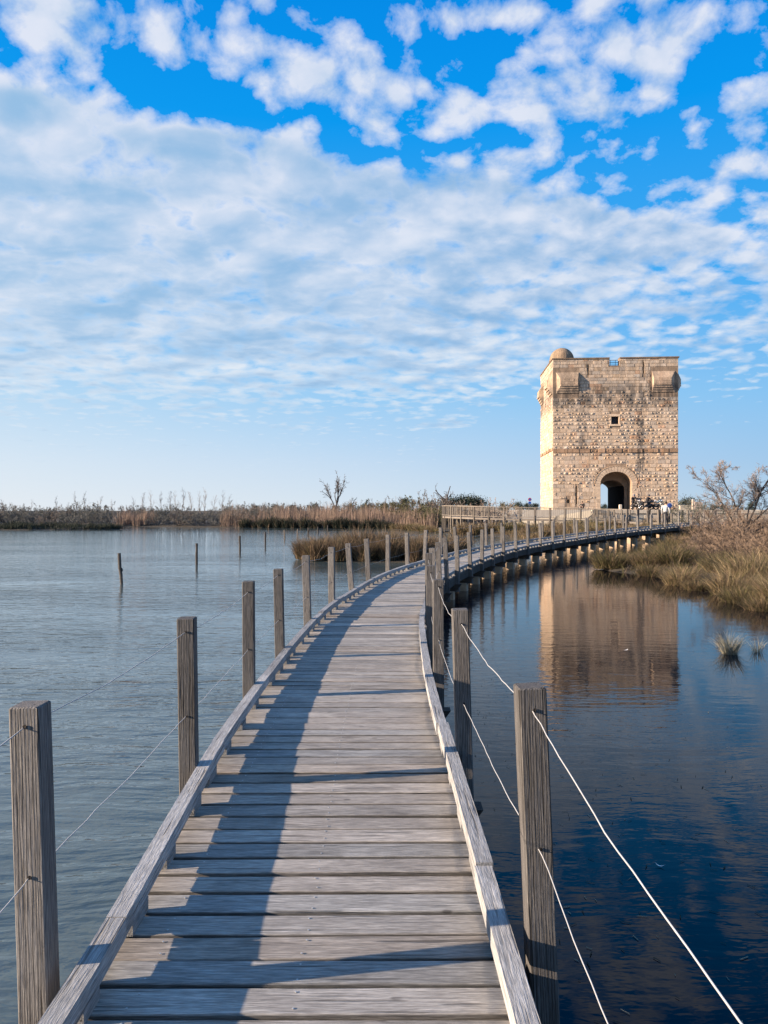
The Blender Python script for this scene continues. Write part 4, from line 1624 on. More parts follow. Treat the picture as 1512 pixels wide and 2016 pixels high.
# ------------------------------------------------------------------ scrub woodland on the far shore
GREYG = [(.115, .118, .10), (.14, .138, .115), (.095, .10, .088), (.16, .148, .125)]
GB2 = [(.075, .08, .035), (.10, .10, .048), (.12, .11, .056)]
RMIN[0] = .014
SCR = [shrub_meshes(500 + i, 3.0, 2.4, 18, 5, 5, 3, (.12, .115, .108), (.19, .184, .172), 1500, .085, GREYG, .035) for i in range(4)]
SCB = [shrub_meshes(520 + i, 3.0, 2.2, 18, 5, 5, 3, (.115, .10, .09), (.19, .168, .152), 500, .08, BROWN, .035) for i in range(2)]
SCG = [shrub_meshes(530 + i, 3.0, 2.4, 18, 5, 5, 3, (.08, .075, .05), (.12, .115, .07), 1700, .085, GB2, .035) for i in range(2)]
i = 0
for row, (yo, hs) in enumerate([(.9, .70), (5.5, .82), (11, .92)]):
    x = -80 + row
    while x < -14.5 + row * 5:
        ys = np.interp(x, [-80, -60, -33, -18, -6], [106, 104.2, 102.2, 98.5, 99])
        s = hs * rng.uniform(.8, 1.15)
        kind = i % 7
        me = SCB[i % 2] if kind in (2, 5) else SCR[i % 4]
        if row == 0 and -36.5 < x < -31:
            x += 2
            continue
        lab = 'bare brown bush in the scrub belt on the far shore' if kind in (2, 5) else 'grey green bush in the scrub belt on the far shore'
        put_shrub('scrub_bush', me, x, ys + yo + rng.normal(0, .6), lab, 'bush', 'bushes in the scrub belt on the far shore', s, rng.uniform(.9, 1.1))
        x += rng.uniform(2.3, 3.3)
        i += 1
for j, (px, Y, s, g) in enumerate([(470, 112, 1.05, 0), (500, 114, 1.0, 1), (535, 114, .95, 0), (570, 116, 1.0, 1), (600, 116, .95, 0), (690, 118, 1.05, 0), (712, 116, 1.1, 1), (735, 112, 1.2, 2), (765, 110, 1.25, 1),
                                   (785, 108, 1.25, 2), (822, 104, 1.35, 2), (842, 100, 1.3, 1), (805, 96, .95, 2), (838, 92, 1.0, 2), (862, 88, .95, 2), (875, 95, 1.15, 1), (852, 112, 1.5, 1), (955, 100, 1.1, 1), (1010, 110, .9, 2)]):
    me = [SCR[j % 4], SCB[j % 2], SCG[j % 2]][g]
    lab = ['grey green bush behind the pink reed bed', 'bare brown bush between the reed bed and the walkway end', 'olive green bush just left of the railed walkway'][g]
    put_shrub('scrub_bush', me, (px - 756) / 1515 * Y, Y, lab, 'bush', 'bushes behind the reed bed', s, 1.0)

# slender leafless poplars standing out over the scrub
RMIN[0] = .007
POP = []
for k in range(3):
    r = np.random.default_rng(600 + k)
    T, W = MB(), MB()
    bare_tree(T, W, [(0, 0, 0)], [(r.normal(0, .05), 0, 1)], [5.2], [.05], [(16, .3, .25, .34, .5, 4, .10, .09), (5, .2, .35, .5, .6, 3, .12, .07), (3, .2, .4, .55, .8, 2, .15, .04)], r, (.19, .17, .16), (.25, .23, .215), .05, .03, 8, .25)
    POP.append([T.mesh('trunk', M_TWIG), W.mesh('twigs', M_TWIG)])
for j, (px, ytop) in enumerate([(8, 985), (60, 988), (110, 982), (133, 990), (152, 974), (166, 974), (195, 978), (222, 988), (262, 984), (281, 971), (297, 972), (318, 974), (334, 969), (345, 973), (360, 968),
                                (376, 970), (392, 974), (404, 968), (420, 976), (437, 972), (452, 980), (520, 990), (548, 990), (690, 986), (755, 982), (775, 984)]):
    Y = 118 + rng.uniform(-3, 6)
    H = (1004 - ytop) / 1515 * Y + EYE - .3
    put_shrub('bare_poplar', POP[j % 3], (px - 756) / 1515 * Y, Y, 'slender leafless tree rising above the scrub belt', 'tree', 'leafless trees above the scrub belt', H / 5.4, 1.0)

RMIN[0] = .016
# the two dead trees and the pale bush by the walkway
def special_tree(name, seed, x, y, limbs, levels, col, tcol, label, z=None, curl=.12, up=.03, cat='tree'):
    r = np.random.default_rng(seed)
    T, W = MB(), MB()
    st = [l[0] for l in limbs]
    di = [l[1] for l in limbs]
    L = [l[2] for l in limbs]
    r0 = [l[3] for l in limbs]
    bare_tree(T, W, st, di, L, r0, levels, r, col, tcol, curl, up, 9, .35)
    e = empty(name, (x, y, (float(ground_z(np.array([x]), np.array([y]))[0]) if z is None else z) - .1))
    T.build('trunk', M_TWIG, e)
    W.build('twigs', M_TWIG, e)
    return tag(e, label, cat)


LV = [(9, .22, .32, .50, .55, 5, .15, .05), (5, .2, .4, .5, .55, 4, .18, .03), (4, .2, .45, .5, .7, 3, .2, .02)]
special_tree('dead_tree', 701, (662 - 756) / 1515 * 112, 112, [((0, 0, 0), (-.03, 0, 1), 6.2, .14), ((0, 0, .9), (.9, .1, .35), 3.6, .10), ((-.05, 0, 1.8), (-.38, 0, 1), 4.2, .09), ((0, 0, 2.4), (.25, 0, 1), 3.9, .08), ((0, 0, 2.9), (-.15, .2, 1), 3.0, .07), ((0, 0, .6), (-.8, 0, .35), 2.0, .07)],
             LV, (.075, .065, .062), (.11, .095, .09), 'tall dead tree with spreading bare crown standing in the reeds', curl=.10)
special_tree('dead_tree', 702, (890 - 756) / 1515 * 84, 84, [((0, 0, 0), (-.25, 0, 1), 4.9, .13), ((.1, 0, .3), (.30, 0, 1), 4.9, .12), ((.2, 0, 1.5), (.8, 0, .7), 2.3, .07)],
             [(6, .35, .5, .30, .55, 4, .3, .04), (3, .3, .5, .45, .6, 3, .25, .02), (2, .2, .45, .5, .7, 2, .2, .02)], (.06, .052, .048), (.10, .085, .08), 'stubby dead tree with knotted boughs behind the left end of the walkway', curl=.22)
PB = shrub_meshes(703, 3.4, 2.0, 16, 5, 4, 4, (.20, .15, .12), (.29, .22, .175), 0, base_r=.03, up=.05)
put_shrub('pale_bush', PB, (975 - 756) / 1515 * 73.5, 73.5, 'pale leafless bush growing up through the railed walkway', 'bush', None, 1.0, 1.0)

RMIN[0] = .005
# distant trees beyond the marsh
def far_tree(seed, h, w, umbrella=False):
    r = np.random.default_rng(seed)
    T, F = MB(), MB()
    P, Rr = branch(np.zeros((1, 3)), np.array([[0, 0, 1.0]]), np.array([h * .8]), np.array([.14]), np.array([.06]), 5, .04, r)
    T.add(*tubes(P, Rr, 6), (.06, .05, .04))
    n = 14
    c = np.stack([r.normal(0, w * .30, n), r.normal(0, w * .30, n), h * (r.uniform(.72, .98, n) if umbrella else r.uniform(.30, .95, n))], 1)
    c[:, :2] *= (1.25 - np.abs(c[:, 2:] / h - .55) * 1.1)
    leaves(F, c, 1500, .30, [(.035, .048, .032), (.05, .06, .04), (.028, .036, .028)], r, w * .13)
    return [T.mesh('trunk', M_TWIG), F.mesh('crown', M_LEAF)]


FT = [far_tree(800, 5.5, 5.0), far_tree(801, 6.0, 4.0), far_tree(802, 5.5, 6.0, True)]
for j, (px, ytop, Y, k) in enumerate([(795, 980, 240, 1), (905, 981, 230, 2), (925, 980, 240, 2), (940, 983, 240, 2), (880, 984, 230, 2), (1357, 983, 190, 0), (1020, 990, 260, 0), (1040, 992, 280, 0), (1056, 990, 260, 1),
                                      (1375, 994, 250, 0), (1400, 992, 250, 1), (1425, 993, 260, 0), (1450, 992, 250, 1), (1480, 990, 260, 0), (1345, 995, 260, 0), (1190, 994, 300, 0), (1172, 995, 300, 1), (720, 992, 240, 0), (760, 990, 250, 1),
                                      (620, 993, 250, 0), (580, 993, 250, 1), (540, 994, 250, 0), (500, 994, 260, 1), (850, 988, 240, 0), (985, 990, 260, 1), (655, 994, 260, 1), (690, 994, 250, 0)]):
    H = (1004 - ytop) / 1515 * Y + EYE - .5
    names = 'umbrella_pine' if k == 2 else 'distant_tree'
    lab = {905: 'left dark umbrella shaped pine beyond the walkway', 925: 'middle dark umbrella pine beyond the walkway', 940: 'dark umbrella pine on the right of its group beyond the walkway', 880: 'low dark umbrella pine behind the stubby dead tree',
           1357: 'round dark evergreen on the horizon just right of the tower'}.get(px, 'small dark tree on the horizon beyond the marsh')
    e = put_shrub(names, FT[k], (px - 756) / 1515 * Y, Y, lab, 'tree', 'trees on the far horizon', H / (5.5 if k != 1 else 6.0), 1.0, z=.45)

# ------------------------------------------------------------------ bare tamarisk thicket and tree on the right bank
TAM = [shrub_meshes(900 + i, 1.6, 2.0, 26, 6, 5, 4, (.085, .062, .048), (.205, .148, .108), 0, base_r=.013, up=.0, spread=1.3) for i in range(4)]
TAMD = [shrub_meshes(910 + i, 1.5, 2.0, 26, 6, 5, 4, (.07, .053, .042), (.12, .088, .07), 900, .03, BROWN, base_r=.013, up=.0, spread=1.3) for i in range(2)]
tam = [(15.3, 34.5, .70, 1), (16.6, 36.8, .85, 0), (18.0, 39.5, .85, 0), (17.2, 35.5, 1.05, 0), (19.2, 42.0, .8, 1), (13.7, 30.8, .62, 1), (14.3, 31.5, 1.0, 0), (16.0, 32.5, 1.1, 0), (11.9, 27.8, .6, 1),
       (13.1, 28.0, .95, 0), (14.8, 28.5, 1.1, 0), (19.2, 38.5, 1.15, 0), (21.8, 45.5, .8, 1), (21.5, 41.5, 1.15, 0), (12.6, 24.8, .85, 0), (14.4, 25.0, 1.0, 0), (24.0, 49.5, .8, 0), (24.5, 47, 1.1, 0), (18.3, 31, 1.2, 0), (25.2, 53, .8, 1)]
tl = {0: 'pale pinkish leafless tamarisk shrub in the thicket on the right bank', 1: 'dark brown twiggy shrub at the left edge of the thicket on the right bank'}
for j, (x, y, s, k) in enumerate(tam):
    put_shrub('tamarisk_shrub', (TAMD if k else TAM)[j % (2 if k else 4)], x, y, tl[k], 'shrub', 'leafless shrubs of the thicket on the right bank', s * (1.12 + .22 * (x > 13.5)), rng.uniform(.9, 1.1))
RMIN[0] = .0045
LT = [(9, .20, .5, .55, .55, 6, .16, .02), (8, .15, .5, .55, .55, 5, .18, .03), (7, .12, .5, .6, .65, 4, .2, .02), (5, .1, .5, .6, .8, 3, .2, .01)]
special_tree('tamarisk_tree', 921, 17.0, 36.0, [((0, 0, 0), (-.05, 0, 1), 1.6, .10), ((-.1, 0, 1.15), (-.9, .1, .50), 2.8, .042), ((-.1, 0, 1.3), (-.55, 0, 1.0), 3.1, .042), ((0, 0, 1.35), (.05, .1, 1.0), 3.1, .038), ((.1, 0, 1.2), (.6, 0, .9), 3.2, .042),
                                               ((.1, 0, .9), (1, .1, .5), 3.0, .038), ((-.1, .1, .9), (-1.0, -.1, .12), 2.8, .04), ((.05, 0, 1.4), (.3, -.2, 1.0), 3.2, .045)],
             LT, (.055, .047, .043), (.22, .18, .16), 'large leafless tamarisk tree spreading over the right bank at the picture edge', curl=.15, up=.02)
GRS = shrub_meshes(930, 2.0, 1.6, 18, 5, 5, 3, (.08, .075, .058), (.14, .14, .11), 900, .045, [(.08, .085, .06), (.11, .115, .085)], .016, .03)
put_shrub('grey_bush', GRS, 23.2, 57.0, 'grey green bush on the bank between the tower and the tamarisk tree', 'bush', None, 1.35, 1.0, z=1.0)


# ------------------------------------------------------------------ people
def skin_body(name, chain, mats, colour, parent=None, loc=(0, 0, 0), rz=0.0, sub=1):
    """chain: dict joint -> (pos, radius, parent). One continuous skinned surface; colour(pos) gives the tint."""
    names = list(chain)
    idx = {k: i for i, k in enumerate(names)}
    me = bpy.data.meshes.new(name)
    me.from_pydata([chain[k][0] for k in names], [(idx[chain[k][2]], idx[k]) for k in names if chain[k][2]], [])
    o = bpy.data.objects.new(name, me)
    COL.objects.link(o)
    md = o.modifiers.new('skin', 'SKIN')
    md.use_smooth_shade = True
    for i, k in enumerate(names):
        r = chain[k][1]
        me.skin_vertices[0].data[i].radius = r if isinstance(r, tuple) else (r, r)
        me.skin_vertices[0].data[i].use_root = (i == 0)
    ss = o.modifiers.new('sub', 'SUBSURF')
    ss.levels = ss.render_levels = sub
    dg = bpy.context.evaluated_depsgraph_get()
    m2 = bpy.data.meshes.new_from_object(o.evaluated_get(dg))
    o.modifiers.clear()
    o.data = m2
    m2.materials.clear()
    m2.materials.append(mats)
    J = np.array([chain[k][0] for k in names])
    co = np.zeros(len(m2.vertices) * 3)
    m2.vertices.foreach_get('co', co)
    co = co.reshape(-1, 3)
    near = np.argmin(((co[:, None] - J[None]) ** 2).sum(2), axis=1)
    c = np.array([colour(names[k]) for k in near], float)
    at = m2.attributes.new('tint', 'FLOAT_COLOR', 'POINT')
    at.data.foreach_set('color', np.concatenate([c, np.ones((len(c), 1))], 1).astype(np.float32).ravel())
    for p in m2.polygons:
        p.use_smooth = True
    o.location = loc
    o.rotation_euler = (0, 0, rz)
    if parent:
        o.parent = parent
    return o


M_CLOTH = mat_plain('cloth_and_skin', (1, 1, 1), .8, var=.15, scale=30, spec=.2)


def hand(ch, wrist, tip_dir, side, r=.009, pre='h'):
    """palm, four unequal fingers and a thumb grown from the wrist joint"""
    w = Vector(ch[wrist][0])
    d = Vector(tip_dir).normalized()
    s = Vector(side).normalized()
    ch[pre + 'palm'] = (tuple(w + d * .06), (.035, .018), wrist)
    for i, (off, L) in enumerate(((-.03, .068), (-.010, .080), (.010, .075), (.029, .058))):
        b = w + d * .10 + s * off
        ch[f'{pre}f{i}a'] = (tuple(b), r, pre + 'palm')
        ch[f'{pre}f{i}b'] = (tuple(b + d * L * .55), r, f'{pre}f{i}a')
        ch[f'{pre}f{i}c'] = (tuple(b + d * L * .9 + d.cross(s) * .02), r * .8, f'{pre}f{i}b')
    ch[pre + 'ta'] = (tuple(w + d * .05 - s * .045), r * 1.2, pre + 'palm')
    ch[pre + 'tb'] = (tuple(w + d * .085 - s * .062), r, pre + 'ta')


def walker():
    p = BW.at(BW.s_of_y(53.2))[0]
    h = float(BW.head(BW.s_of_y(53.2))[0])
    rt = empty('person', (p[0] - .05, p[1], p[2] + .02), -h + .15)
    tag(rt, 'person in pale jacket and dark trousers walking away with a blue bag on the boardwalk', 'person')
    c = {'pelvis': ((0, 0, .96), (.15, .11), None), 'waist': ((0, .03, 1.10), (.14, .10), 'pelvis'), 'chest': ((0, .09, 1.30), (.17, .12), 'waist'), 'uchest': ((0, .13, 1.43), (.16, .10), 'chest'),
         'neck': ((0, .17, 1.52), .055, 'uchest'), 'head': ((0, .21, 1.63), (.075, .09), 'neck'), 'crown': ((0, .22, 1.71), (.07, .085), 'head'), 'nose': ((0, .31, 1.62), .018, 'head')}
    for s, nm in ((-1, 'l'), (1, 'r')):
        c['sh' + nm] = ((s * .19, .12, 1.43), .065, 'uchest')
        c['el' + nm] = ((s * .27, .05, 1.17), .052, 'sh' + nm)
        c['wr' + nm] = ((s * .27, .14, .93), .034, 'el' + nm)
        hand(c, 'wr' + nm, (0, .25, -1), (0, 1, .2), pre='h' + nm)
        fwd = .20 if s > 0 else -.18
        c['hip' + nm] = ((s * .095, 0, .90), .10, 'pelvis')
        c['kn' + nm] = ((s * .10, fwd * .55 + .05, .50), .065, 'hip' + nm)
        c['an' + nm] = ((s * .10, fwd * 1.1 - (.05 if s < 0 else 0), .10), .042, 'kn' + nm)
        c['he' + nm] = ((s * .10, fwd * 1.1 - .03, .05), .042, 'an' + nm)
        c['to' + nm] = ((s * .11, fwd * 1.1 + .17, .035), .035, 'he' + nm)

    def col(k):
        if k in ('head', 'crown', 'nose', 'neck') or k.startswith('h') and (k[1:2] in 'lr' and k[2:3] in 'pft'):
            return (.42, .27, .20)
        if k.startswith(('hip', 'kn', 'pelvis')):
            return (.03, .03, .035)
        if k.startswith(('an', 'he', 'to')):
            return (.03, .028, .028)
        return (.38, .39, .40)
    skin_body('body', c, M_CLOTH, col, rt)
    mb = MB()
    prof = [(.088 * math.cos(t), .115 * math.sin(t)) for t in np.linspace(-.45, 1.5, 8)]
    add_lathe(mb, prof, 12, Matrix.Translation((0, .20, 1.645)), (.035, .025, .02))
    mb.build('hair', M_CLOTH, rt, smooth=True)
    # round blue bag carried on the right shoulder
    b = empty('shoulder_bag', tuple(Vector(rt.location) + Euler((0, 0, -h + .15)).to_matrix() @ Vector((.25, .10, 1.30))), -h)
    mb = MB()
    prof = [(.02, -.08), (.12, -.075), (.165, -.05), (.17, .05), (.12, .075), (.02, .08)]
    add_lathe(mb, prof, 18, Euler((0, .15, .5)).to_matrix().to_4x4() @ Matrix.Translation((0, 0, .18)), (.015, .04, .17), axis='y')
    mb.build('pouch', M_CLOTH, b, smooth=True)
    mb = MB()
    th = np.linspace(-1.2, 1.6, 12)
    add_tube(mb, np.stack([.18 * np.cos(th), .03 * np.cos(th), .18 + .18 * np.sin(th)], 1), .016, 6, (.3, .36, .45))
    mb.build('pale_rim', M_CLOTH, b, smooth=True)
    tag(b, 'round blue bag on the right shoulder of the walker', 'bag')


def sitter():
    rt = empty('person', ((1147 - 756) / 1515 * 88, 88, 2.22), 2.6)
    tag(rt, 'dark clothed person seated by the tower foot, seen over the railed walkway', 'person')
    c = {'pelvis': ((0, 0, .22), (.17, .13), None), 'waist': ((0, -.03, .36), (.15, .11), 'pelvis'), 'chest': ((0, .0, .56), (.18, .13), 'waist'), 'uchest': ((0, .03, .68), (.16, .10), 'chest'),
         'neck': ((0, .06, .77), .055, 'uchest'), 'head': ((0, .09, .88), (.075, .09), 'neck'), 'crown': ((0, .09, .96), (.07, .08), 'head'), 'nose': ((0, .18, .87), .018, 'head')}
    for s, nm in ((-1, 'l'), (1, 'r')):
        c['sh' + nm] = ((s * .20, .03, .68), .065, 'uchest')
        c['el' + nm] = ((s * .30, .12, .44), .05, 'sh' + nm)
        c['wr' + nm] = ((s * .16, .36, .42), .034, 'el' + nm)
        hand(c, 'wr' + nm, (-s * .5, .8, 0), (0, 0, 1), pre='h' + nm)
        c['hip' + nm] = ((s * .11, .06, .20), .10, 'pelvis')
        c['kn' + nm] = ((s * .14, .46, .42), .065, 'hip' + nm)
        c['an' + nm] = ((s * .13, .62, .07), .042, 'kn' + nm)
        c['to' + nm] = ((s * .14, .80, .04), .034, 'an' + nm)

    def col(k):
        if k in ('head', 'nose', 'neck') or k.startswith('h') and (k[1:2] in 'lr' and k[2:3] in 'pft'):
            return (.36, .23, .17)
        return (.022, .022, .026)
    skin_body('body', c, M_CLOTH, col, rt)
    mb = MB()
    prof = [(.09 * math.cos(t), .10 * math.sin(t)) for t in np.linspace(-.3, 1.5, 8)]
    add_lathe(mb, prof, 12, Matrix.Translation((0, .075, .90)), (.02, .017, .015))
    mb.build('hair', M_CLOTH, rt, smooth=True)


# ------------------------------------------------------------------ motorcycles by the tower
M_RUBBER = mat_plain('black_rubber', (.02, .02, .02), .8)
M_PAINT = mat_plain('dark_gloss_paint', (1, 1, 1), .3, var=.05, spec=.6)
M_CHROME = mat_plain('bright_metal', (.6, .6, .6), .3, metal=.9)
M_LAMP = mat_plain('lamp_glass', (.85, .85, .88), .15, spec=.8)


def torus(mb, R0, r0, M, tint=(1, 1, 1), n=24, k=8):
    v, f = [], []
    for i in range(n):
        a = 2 * math.pi * i / n
        for j in range(k):
            b = 2 * math.pi * j / k
            v.append((( R0 + r0 * math.cos(b)) * math.cos(a), r0 * math.sin(b) , (R0 + r0 * math.cos(b)) * math.sin(a)))
    for i in range(n):
        for j in range(k):
            f.append((i * k + j, ((i + 1) % n) * k + j, ((i + 1) % n) * k + (j + 1) % k, i * k + (j + 1) % k))
    v = np.array(v) @ np.array(M)[:3, :3].T + np.array(M)[:3, 3]
    mb.add(v, f, tint)


def loft(mb, secs, tint):
    """closed skin through elliptical sections (x, half width, z centre, half height)"""
    n, k = 12, len(secs)
    v = []
    for x, w, z, h in secs:
        for i in range(n):
            a = 2 * math.pi * i / n
            v.append((x, w * math.cos(a), z + h * math.sin(a)))
    f = []
    for i in range(k - 1):
        for j in range(n):
            m = (j + 1) % n
            f.append((i * n + j, i * n + m, (i + 1) * n + m, (i + 1) * n + j))
    f += [tuple(range(n - 1, -1, -1)), tuple((k - 1) * n + j for j in range(n))]
    mb.add(v, f, tint)


def motorcycle(x, y, rz, tint, label, topcase=False, fairing=False):
    rt = empty('motorcycle', (x, y, 2.222), rz)
    rt.scale = (1.08, 1.08, 1.08)
    tag(rt, label, 'motorcycle')
    for wx in (-.72, .74):
        mb = MB()
        torus(mb, .27, .055, Matrix.Translation((wx, 0, .325)))
        wh = mb.build('wheel', M_RUBBER, rt, smooth=True)
        mb = MB()
        torus(mb, .20, .016, Matrix.Translation((wx, 0, .325)))
        for a in np.arange(5) * 2 * math.pi / 5:
            add_tube(mb, [(wx, 0, .325), (wx + .2 * math.cos(a), 0, .325 + .2 * math.sin(a))], .012, 6)
        mb.build('rim', M_CHROME, wh, smooth=True)
    mb = MB()
    loft(mb, [(-.35, .12, .42, .10), (-.1, .19, .45, .19), (.2, .18, .48, .18), (.38, .10, .50, .10)], (.12, .12, .13))
    for s in (-1, 1):
        add_tube(mb, [(.74, s * .09, .33), (.52, s * .09, .80), (.44, s * .08, 1.0)], .026, 8, (.4, .4, .4))
        add_tube(mb, [(-.72, s * .10, .325), (-.2, s * .13, .42)], .03, 6, (.1, .1, .1))
        add_tube(mb, [(.1, s * .2, .3), (-.4, s * .2, .30), (-.85, s * .19, .45)], .04, 8, (.35, .35, .36))
    mb.build('engine_and_frame', M_CHROME, rt, smooth=True)
    mb = MB()
    loft(mb, [(-.02, .10, .80, .08), (.12, .17, .84, .13), (.32, .17, .87, .14), (.46, .09, .85, .08)], tint)
    mb.build('tank', M_PAINT, rt, smooth=True)
    mb = MB()
    loft(mb, [(-.95, .05, .86, .03), (-.7, .13, .85, .06), (-.3, .15, .80, .06), (.0, .11, .80, .06)], (.02, .02, .02))
    mb.build('seat', M_PAINT, rt, smooth=True)
    mb = MB()
    loft(mb, [(.50, .12, .55, .06), (.66, .13, .66, .03), (.86, .10, .64, .03), (1.0, .06, .5, .02)], tint)
    loft(mb, [(.40, .20, .92, .16), (.55, .19, .96, .17), (.68, .11, .94, .10)] if fairing else [(.46, .10, .93, .08), (.56, .10, .95, .09), (.62, .06, .95, .06)], tint)
    mb.build('front_fairing', M_PAINT, rt, smooth=True)
    mb = MB()
    loft(mb, [(.60, .095, .95, .085), (.70, .085, .95, .075), (.73, .03, .95, .03)], (1, 1, 1))
    mb.build('headlight', M_LAMP, rt, smooth=True)
    mb = MB()
    add_tube(mb, [(.30, -.38, 1.08), (.40, -.18, 1.04), (.42, 0, 1.02), (.40, .18, 1.04), (.30, .38, 1.08)], .018, 8, (.1, .1, .1))
    for s in (-1, 1):
        add_tube(mb, [(.34, s * .26, 1.07), (.36, s * .36, 1.24)], .008, 5, (.1, .1, .1))
        loft_m = MB()
        add_lathe(mb, [(.055, -.012), (.06, 0), (.05, .012)], 10, Matrix.Translation((.36, s * .38, 1.27)), (.05, .05, .05), axis='x')
    mb.build('handlebar', M_PAINT, rt, smooth=True)
    if topcase:
        mb = MB()
        add_cbox(mb, -1.22, -.78, -.24, .24, .98, 1.28, .05, tint=(.02, .02, .022))
        for s in (-1, 1):
            add_cbox(mb, -.95, -.5, min(s * .2, s * .42), max(s * .2, s * .42), .55, .88, .04, tint=(.025, .025, .028))
        mb.build('luggage_case', M_PAINT, rt)
    return rt


def rider(x, y, rz, label, helmet):
    rt = empty('person', (x, y, 2.165), rz)
    tag(rt, label, 'person')
    c = {'pelvis': ((-.25, 0, .98), (.18, .20), None), 'waist': ((-.22, 0, 1.12), (.17, .19), 'pelvis'), 'chest': ((-.14, 0, 1.32), (.19, .24), 'waist'), 'uchest': ((-.10, 0, 1.44), (.15, .22), 'chest'),
         'neck': ((-.06, 0, 1.53), .06, 'uchest'), 'head': ((-.03, 0, 1.64), (.09, .08), 'neck'), 'crown': ((-.03, 0, 1.71), (.08, .07), 'head'), 'nose': ((.06, 0, 1.62), .02, 'head')}
    for s, nm in ((-1, 'r'), (1, 'l')):
        c['sh' + nm] = ((-.10, s * .22, 1.43), .10, 'uchest')
        c['el' + nm] = ((.06, s * .36, 1.22), .08, 'sh' + nm)
        c['wr' + nm] = ((.24, s * .36, 1.10), .05, 'el' + nm)
        hand(c, 'wr' + nm, (1, 0, -.2), (0, s, 0), pre='h' + nm)
        c['hip' + nm] = ((-.18, s * .13, .92), .13, 'pelvis')
        c['kn' + nm] = ((.16, s * .28, .62), .095, 'hip' + nm)
        c['an' + nm] = ((-.02, s * .30, .14), .07, 'kn' + nm)
        c['to' + nm] = ((.16, s * .31, .09), .055, 'an' + nm)

    def col(k):
        if k in ('head', 'nose', 'neck'):
            return (.38, .25, .19)
        if k.startswith('h') and (k[1:2] in 'lr' and k[2:3] in 'pft'):
            return (.03, .03, .03)
        return (.025, .025, .03)
    skin_body('body', c, M_CLOTH, col, rt)
    mb = MB()
    add_lathe(mb, [(.07, -.10), (.125, -.06), (.135, .02), (.115, .10), (.06, .15), (.01, .16)], 14, Matrix.Translation((-.04, 0, 1.68)), helmet)
    hm = mb.build('helmet', M_PAINT, rt, smooth=True)


walker()
sitter()
BX = lambda px, Y: (px - 756) / 1515 * Y
motorcycle(BX(1252, 87.4), 87.4, R(-78), (.04, .04, .045), 'dark motorcycle facing the viewer with a lone rider, right of the archway', False, True)
rider(BX(1249.5, 87.4), 87.4 + .1, R(-78), 'rider in black astride the motorcycle nearest the archway', (.10, .10, .13))
motorcycle(BX(1277, 88.2), 88.2, R(-28), (.05, .05, .06), 'black touring motorcycle with a big luggage case behind its rider', True, False)
rider(BX(1278, 88.2), 88.2, R(-40), 'rider in black astride the motorcycle with the luggage case', (.03, .03, .04))
motorcycle(BX(1293, 87.6), 87.6, R(-62), (.03, .07, .12), 'blue grey motorcycle with pale headlight and no rider, rightmost of three', False, True)

# ------------------------------------------------------------------ bollards, low wall, sign
M_BOLL = mat_plain('pale_bollard_timber', (.52, .40, .32), .8, var=.2)
for j, (px, Y) in enumerate([(1364.5, 84), (1368.5, 85.5), (1371.5, 87), (1374.8, 88.5), (1378, 90), (1381, 91.5)]):
    o = MB()
    H = 1.12 if j == 0 else .90
    add_cbox(o, -.11, .11, -.11, .11, 0, H, .02)
    b = o.build('bollard', M_BOLL)
    b.location = (BX(px, Y), Y, 2.222)
    tag(b, 'taller pale timber bollard at the left end of the row right of the tower' if j == 0 else 'pale timber bollard of the row on the road right of the tower', 'bollard', 'timber bollards right of the tower')
mb = MB()
x = 0
while x < 1.9:
    L = min(rng.uniform(.4, .8), 1.95 - x)
    for z in (0, .24):
        t = rng.normal(1, .1)
        add_cbox(mb, x, x + L - .01, 0, .45, z, z + .235, .015, tint=(t, t, t * .97))
    x += L
add_cbox(mb, -.05, 2.0, -.04, .49, .477, .56, .02, tint=(1.1, 1.1, 1.08))
lw = mb.build('low_wall', M_QUAY)
lw.location = (BX(1339, 92), 92, 2.222)
tag(lw, 'short low block wall beside the right foot of the tower', 'wall')
s = empty('road_sign', (BX(1043, 150), 150, 2.2), 0)
tag(s, 'round red rimmed road sign over a small blue plate on a post', 'road sign')
M_SIGNR, M_SIGNW, M_SIGNB = mat_plain('sign_red', (.5, .04, .04), .5), mat_plain('sign_pale', (.6, .6, .66), .5), mat_plain('sign_blue', (.02, .09, .40), .5)
mb = MB(); add_lathe(mb, [(.04, 0), (.04, 2.4)], 8); mb.build('post', M_DARKMETAL, s)
mb = MB(); add_lathe(mb, [(.33, -.015), (.33, .015)], 20, Matrix.Translation((0, -.06, 2.05)), axis='y'); dsk = mb.build('disc', M_SIGNR, s)
mb = MB(); add_lathe(mb, [(.20, -.01), (.20, .01)], 20, Matrix.Translation((0, -.088, 2.05)), axis='y'); mb.build('disc_centre', M_SIGNB, dsk)
mb = MB(); add_box(mb, -.26, .26, -.075, -.045, 1.2, 1.62); mb.build('plate', M_SIGNB, s)
mb = MB()
add_cbox(mb, -.16, .16, -.16, .16, 0, .62, .05, tint=(1.3, 1.3, 1.3))
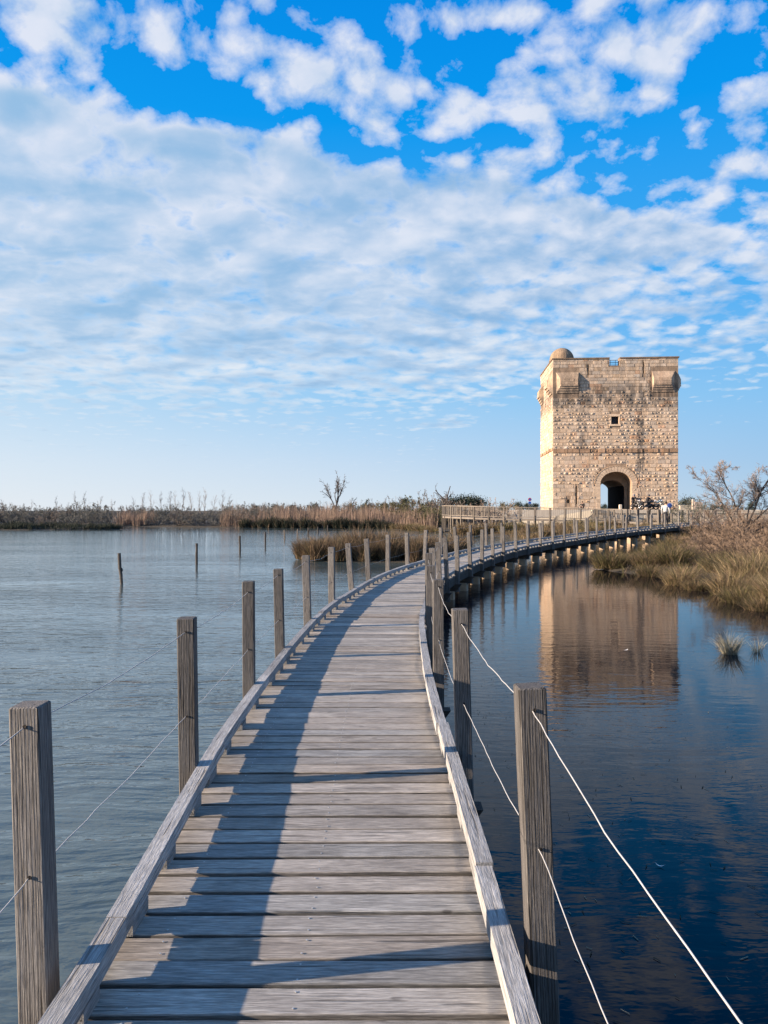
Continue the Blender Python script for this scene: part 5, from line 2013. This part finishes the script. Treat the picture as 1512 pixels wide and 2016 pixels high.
wb = mb.build('stone_marker', M_QUAY)
wb.location = (BX(1221.5, 90), 90, 2.222)
tag(wb, 'small white stone marker in front of the dark archway', 'marker stone')

# ------------------------------------------------------------------ flotsam on the pool
M_FEATHER = mat_plain('white_feather', (.75, .74, .70), .7)
for px, py, L, a, lab in [(1232, 1281, .07, .5, 'white feather floating on the tower reflection'), (1300, 1708, .03, -.5, 'curled white feather floating on the dark pool near the slack wire')]:
    Y = 2.2 * 1515 / (py - 1004)
    mb = MB()
    t = np.linspace(-1, 1, 9)
    w = .16 * (1 - t ** 2) + .02
    v = np.concatenate([np.stack([t * L, -w * L + .25 * L * t ** 2, .006 + .012 * t ** 2], 1), np.stack([t * L, w * L + .25 * L * t ** 2, .006 + .012 * t ** 2], 1)])
    mb.add(v, [(i, i + 1, 10 + i, 9 + i) for i in range(8)])
    o = mb.build('feather', M_FEATHER)
    o.location = (BX(px, Y), Y, .002)
    o.rotation_euler = (0, 0, a)
    tag(o, lab, 'feather')
r = np.random.default_rng(77)
mb = MB()
n = 1500
Y = r.uniform(2.2, 24, n)
X = path_x(Y) + 1.1 + r.exponential(1.6, n)
keep = poly_sd(np.array(NORTH), X, Y) < -.3
X, Y = X[keep], Y[keep]
n = len(X)
a = r.uniform(0, 6.28, n)
L = r.uniform(.006, .03, n)
w = r.uniform(.0012, .003, n)
cx, sx = np.cos(a), np.sin(a)
V = np.stack([np.stack([X - cx * L - sx * w, Y - sx * L + cx * w], 1), np.stack([X + cx * L - sx * w, Y + sx * L + cx * w], 1), np.stack([X + cx * L + sx * w, Y + sx * L - cx * w], 1), np.stack([X - cx * L + sx * w, Y - sx * L - cx * w], 1)], 1)
V = np.concatenate([V, np.full((n, 4, 1), .005)], 2).reshape(-1, 3)
cc = np.where(r.random((n, 1)) < .4, [[.30, .27, .18]], [[.035, .04, .025]])
o = MB().add(V, np.arange(n * 4).reshape(n, 4)[:, ::-1], np.repeat(cc, 4, axis=0)).build('floating_weed', M_REED)
tag(o, kind='stuff')
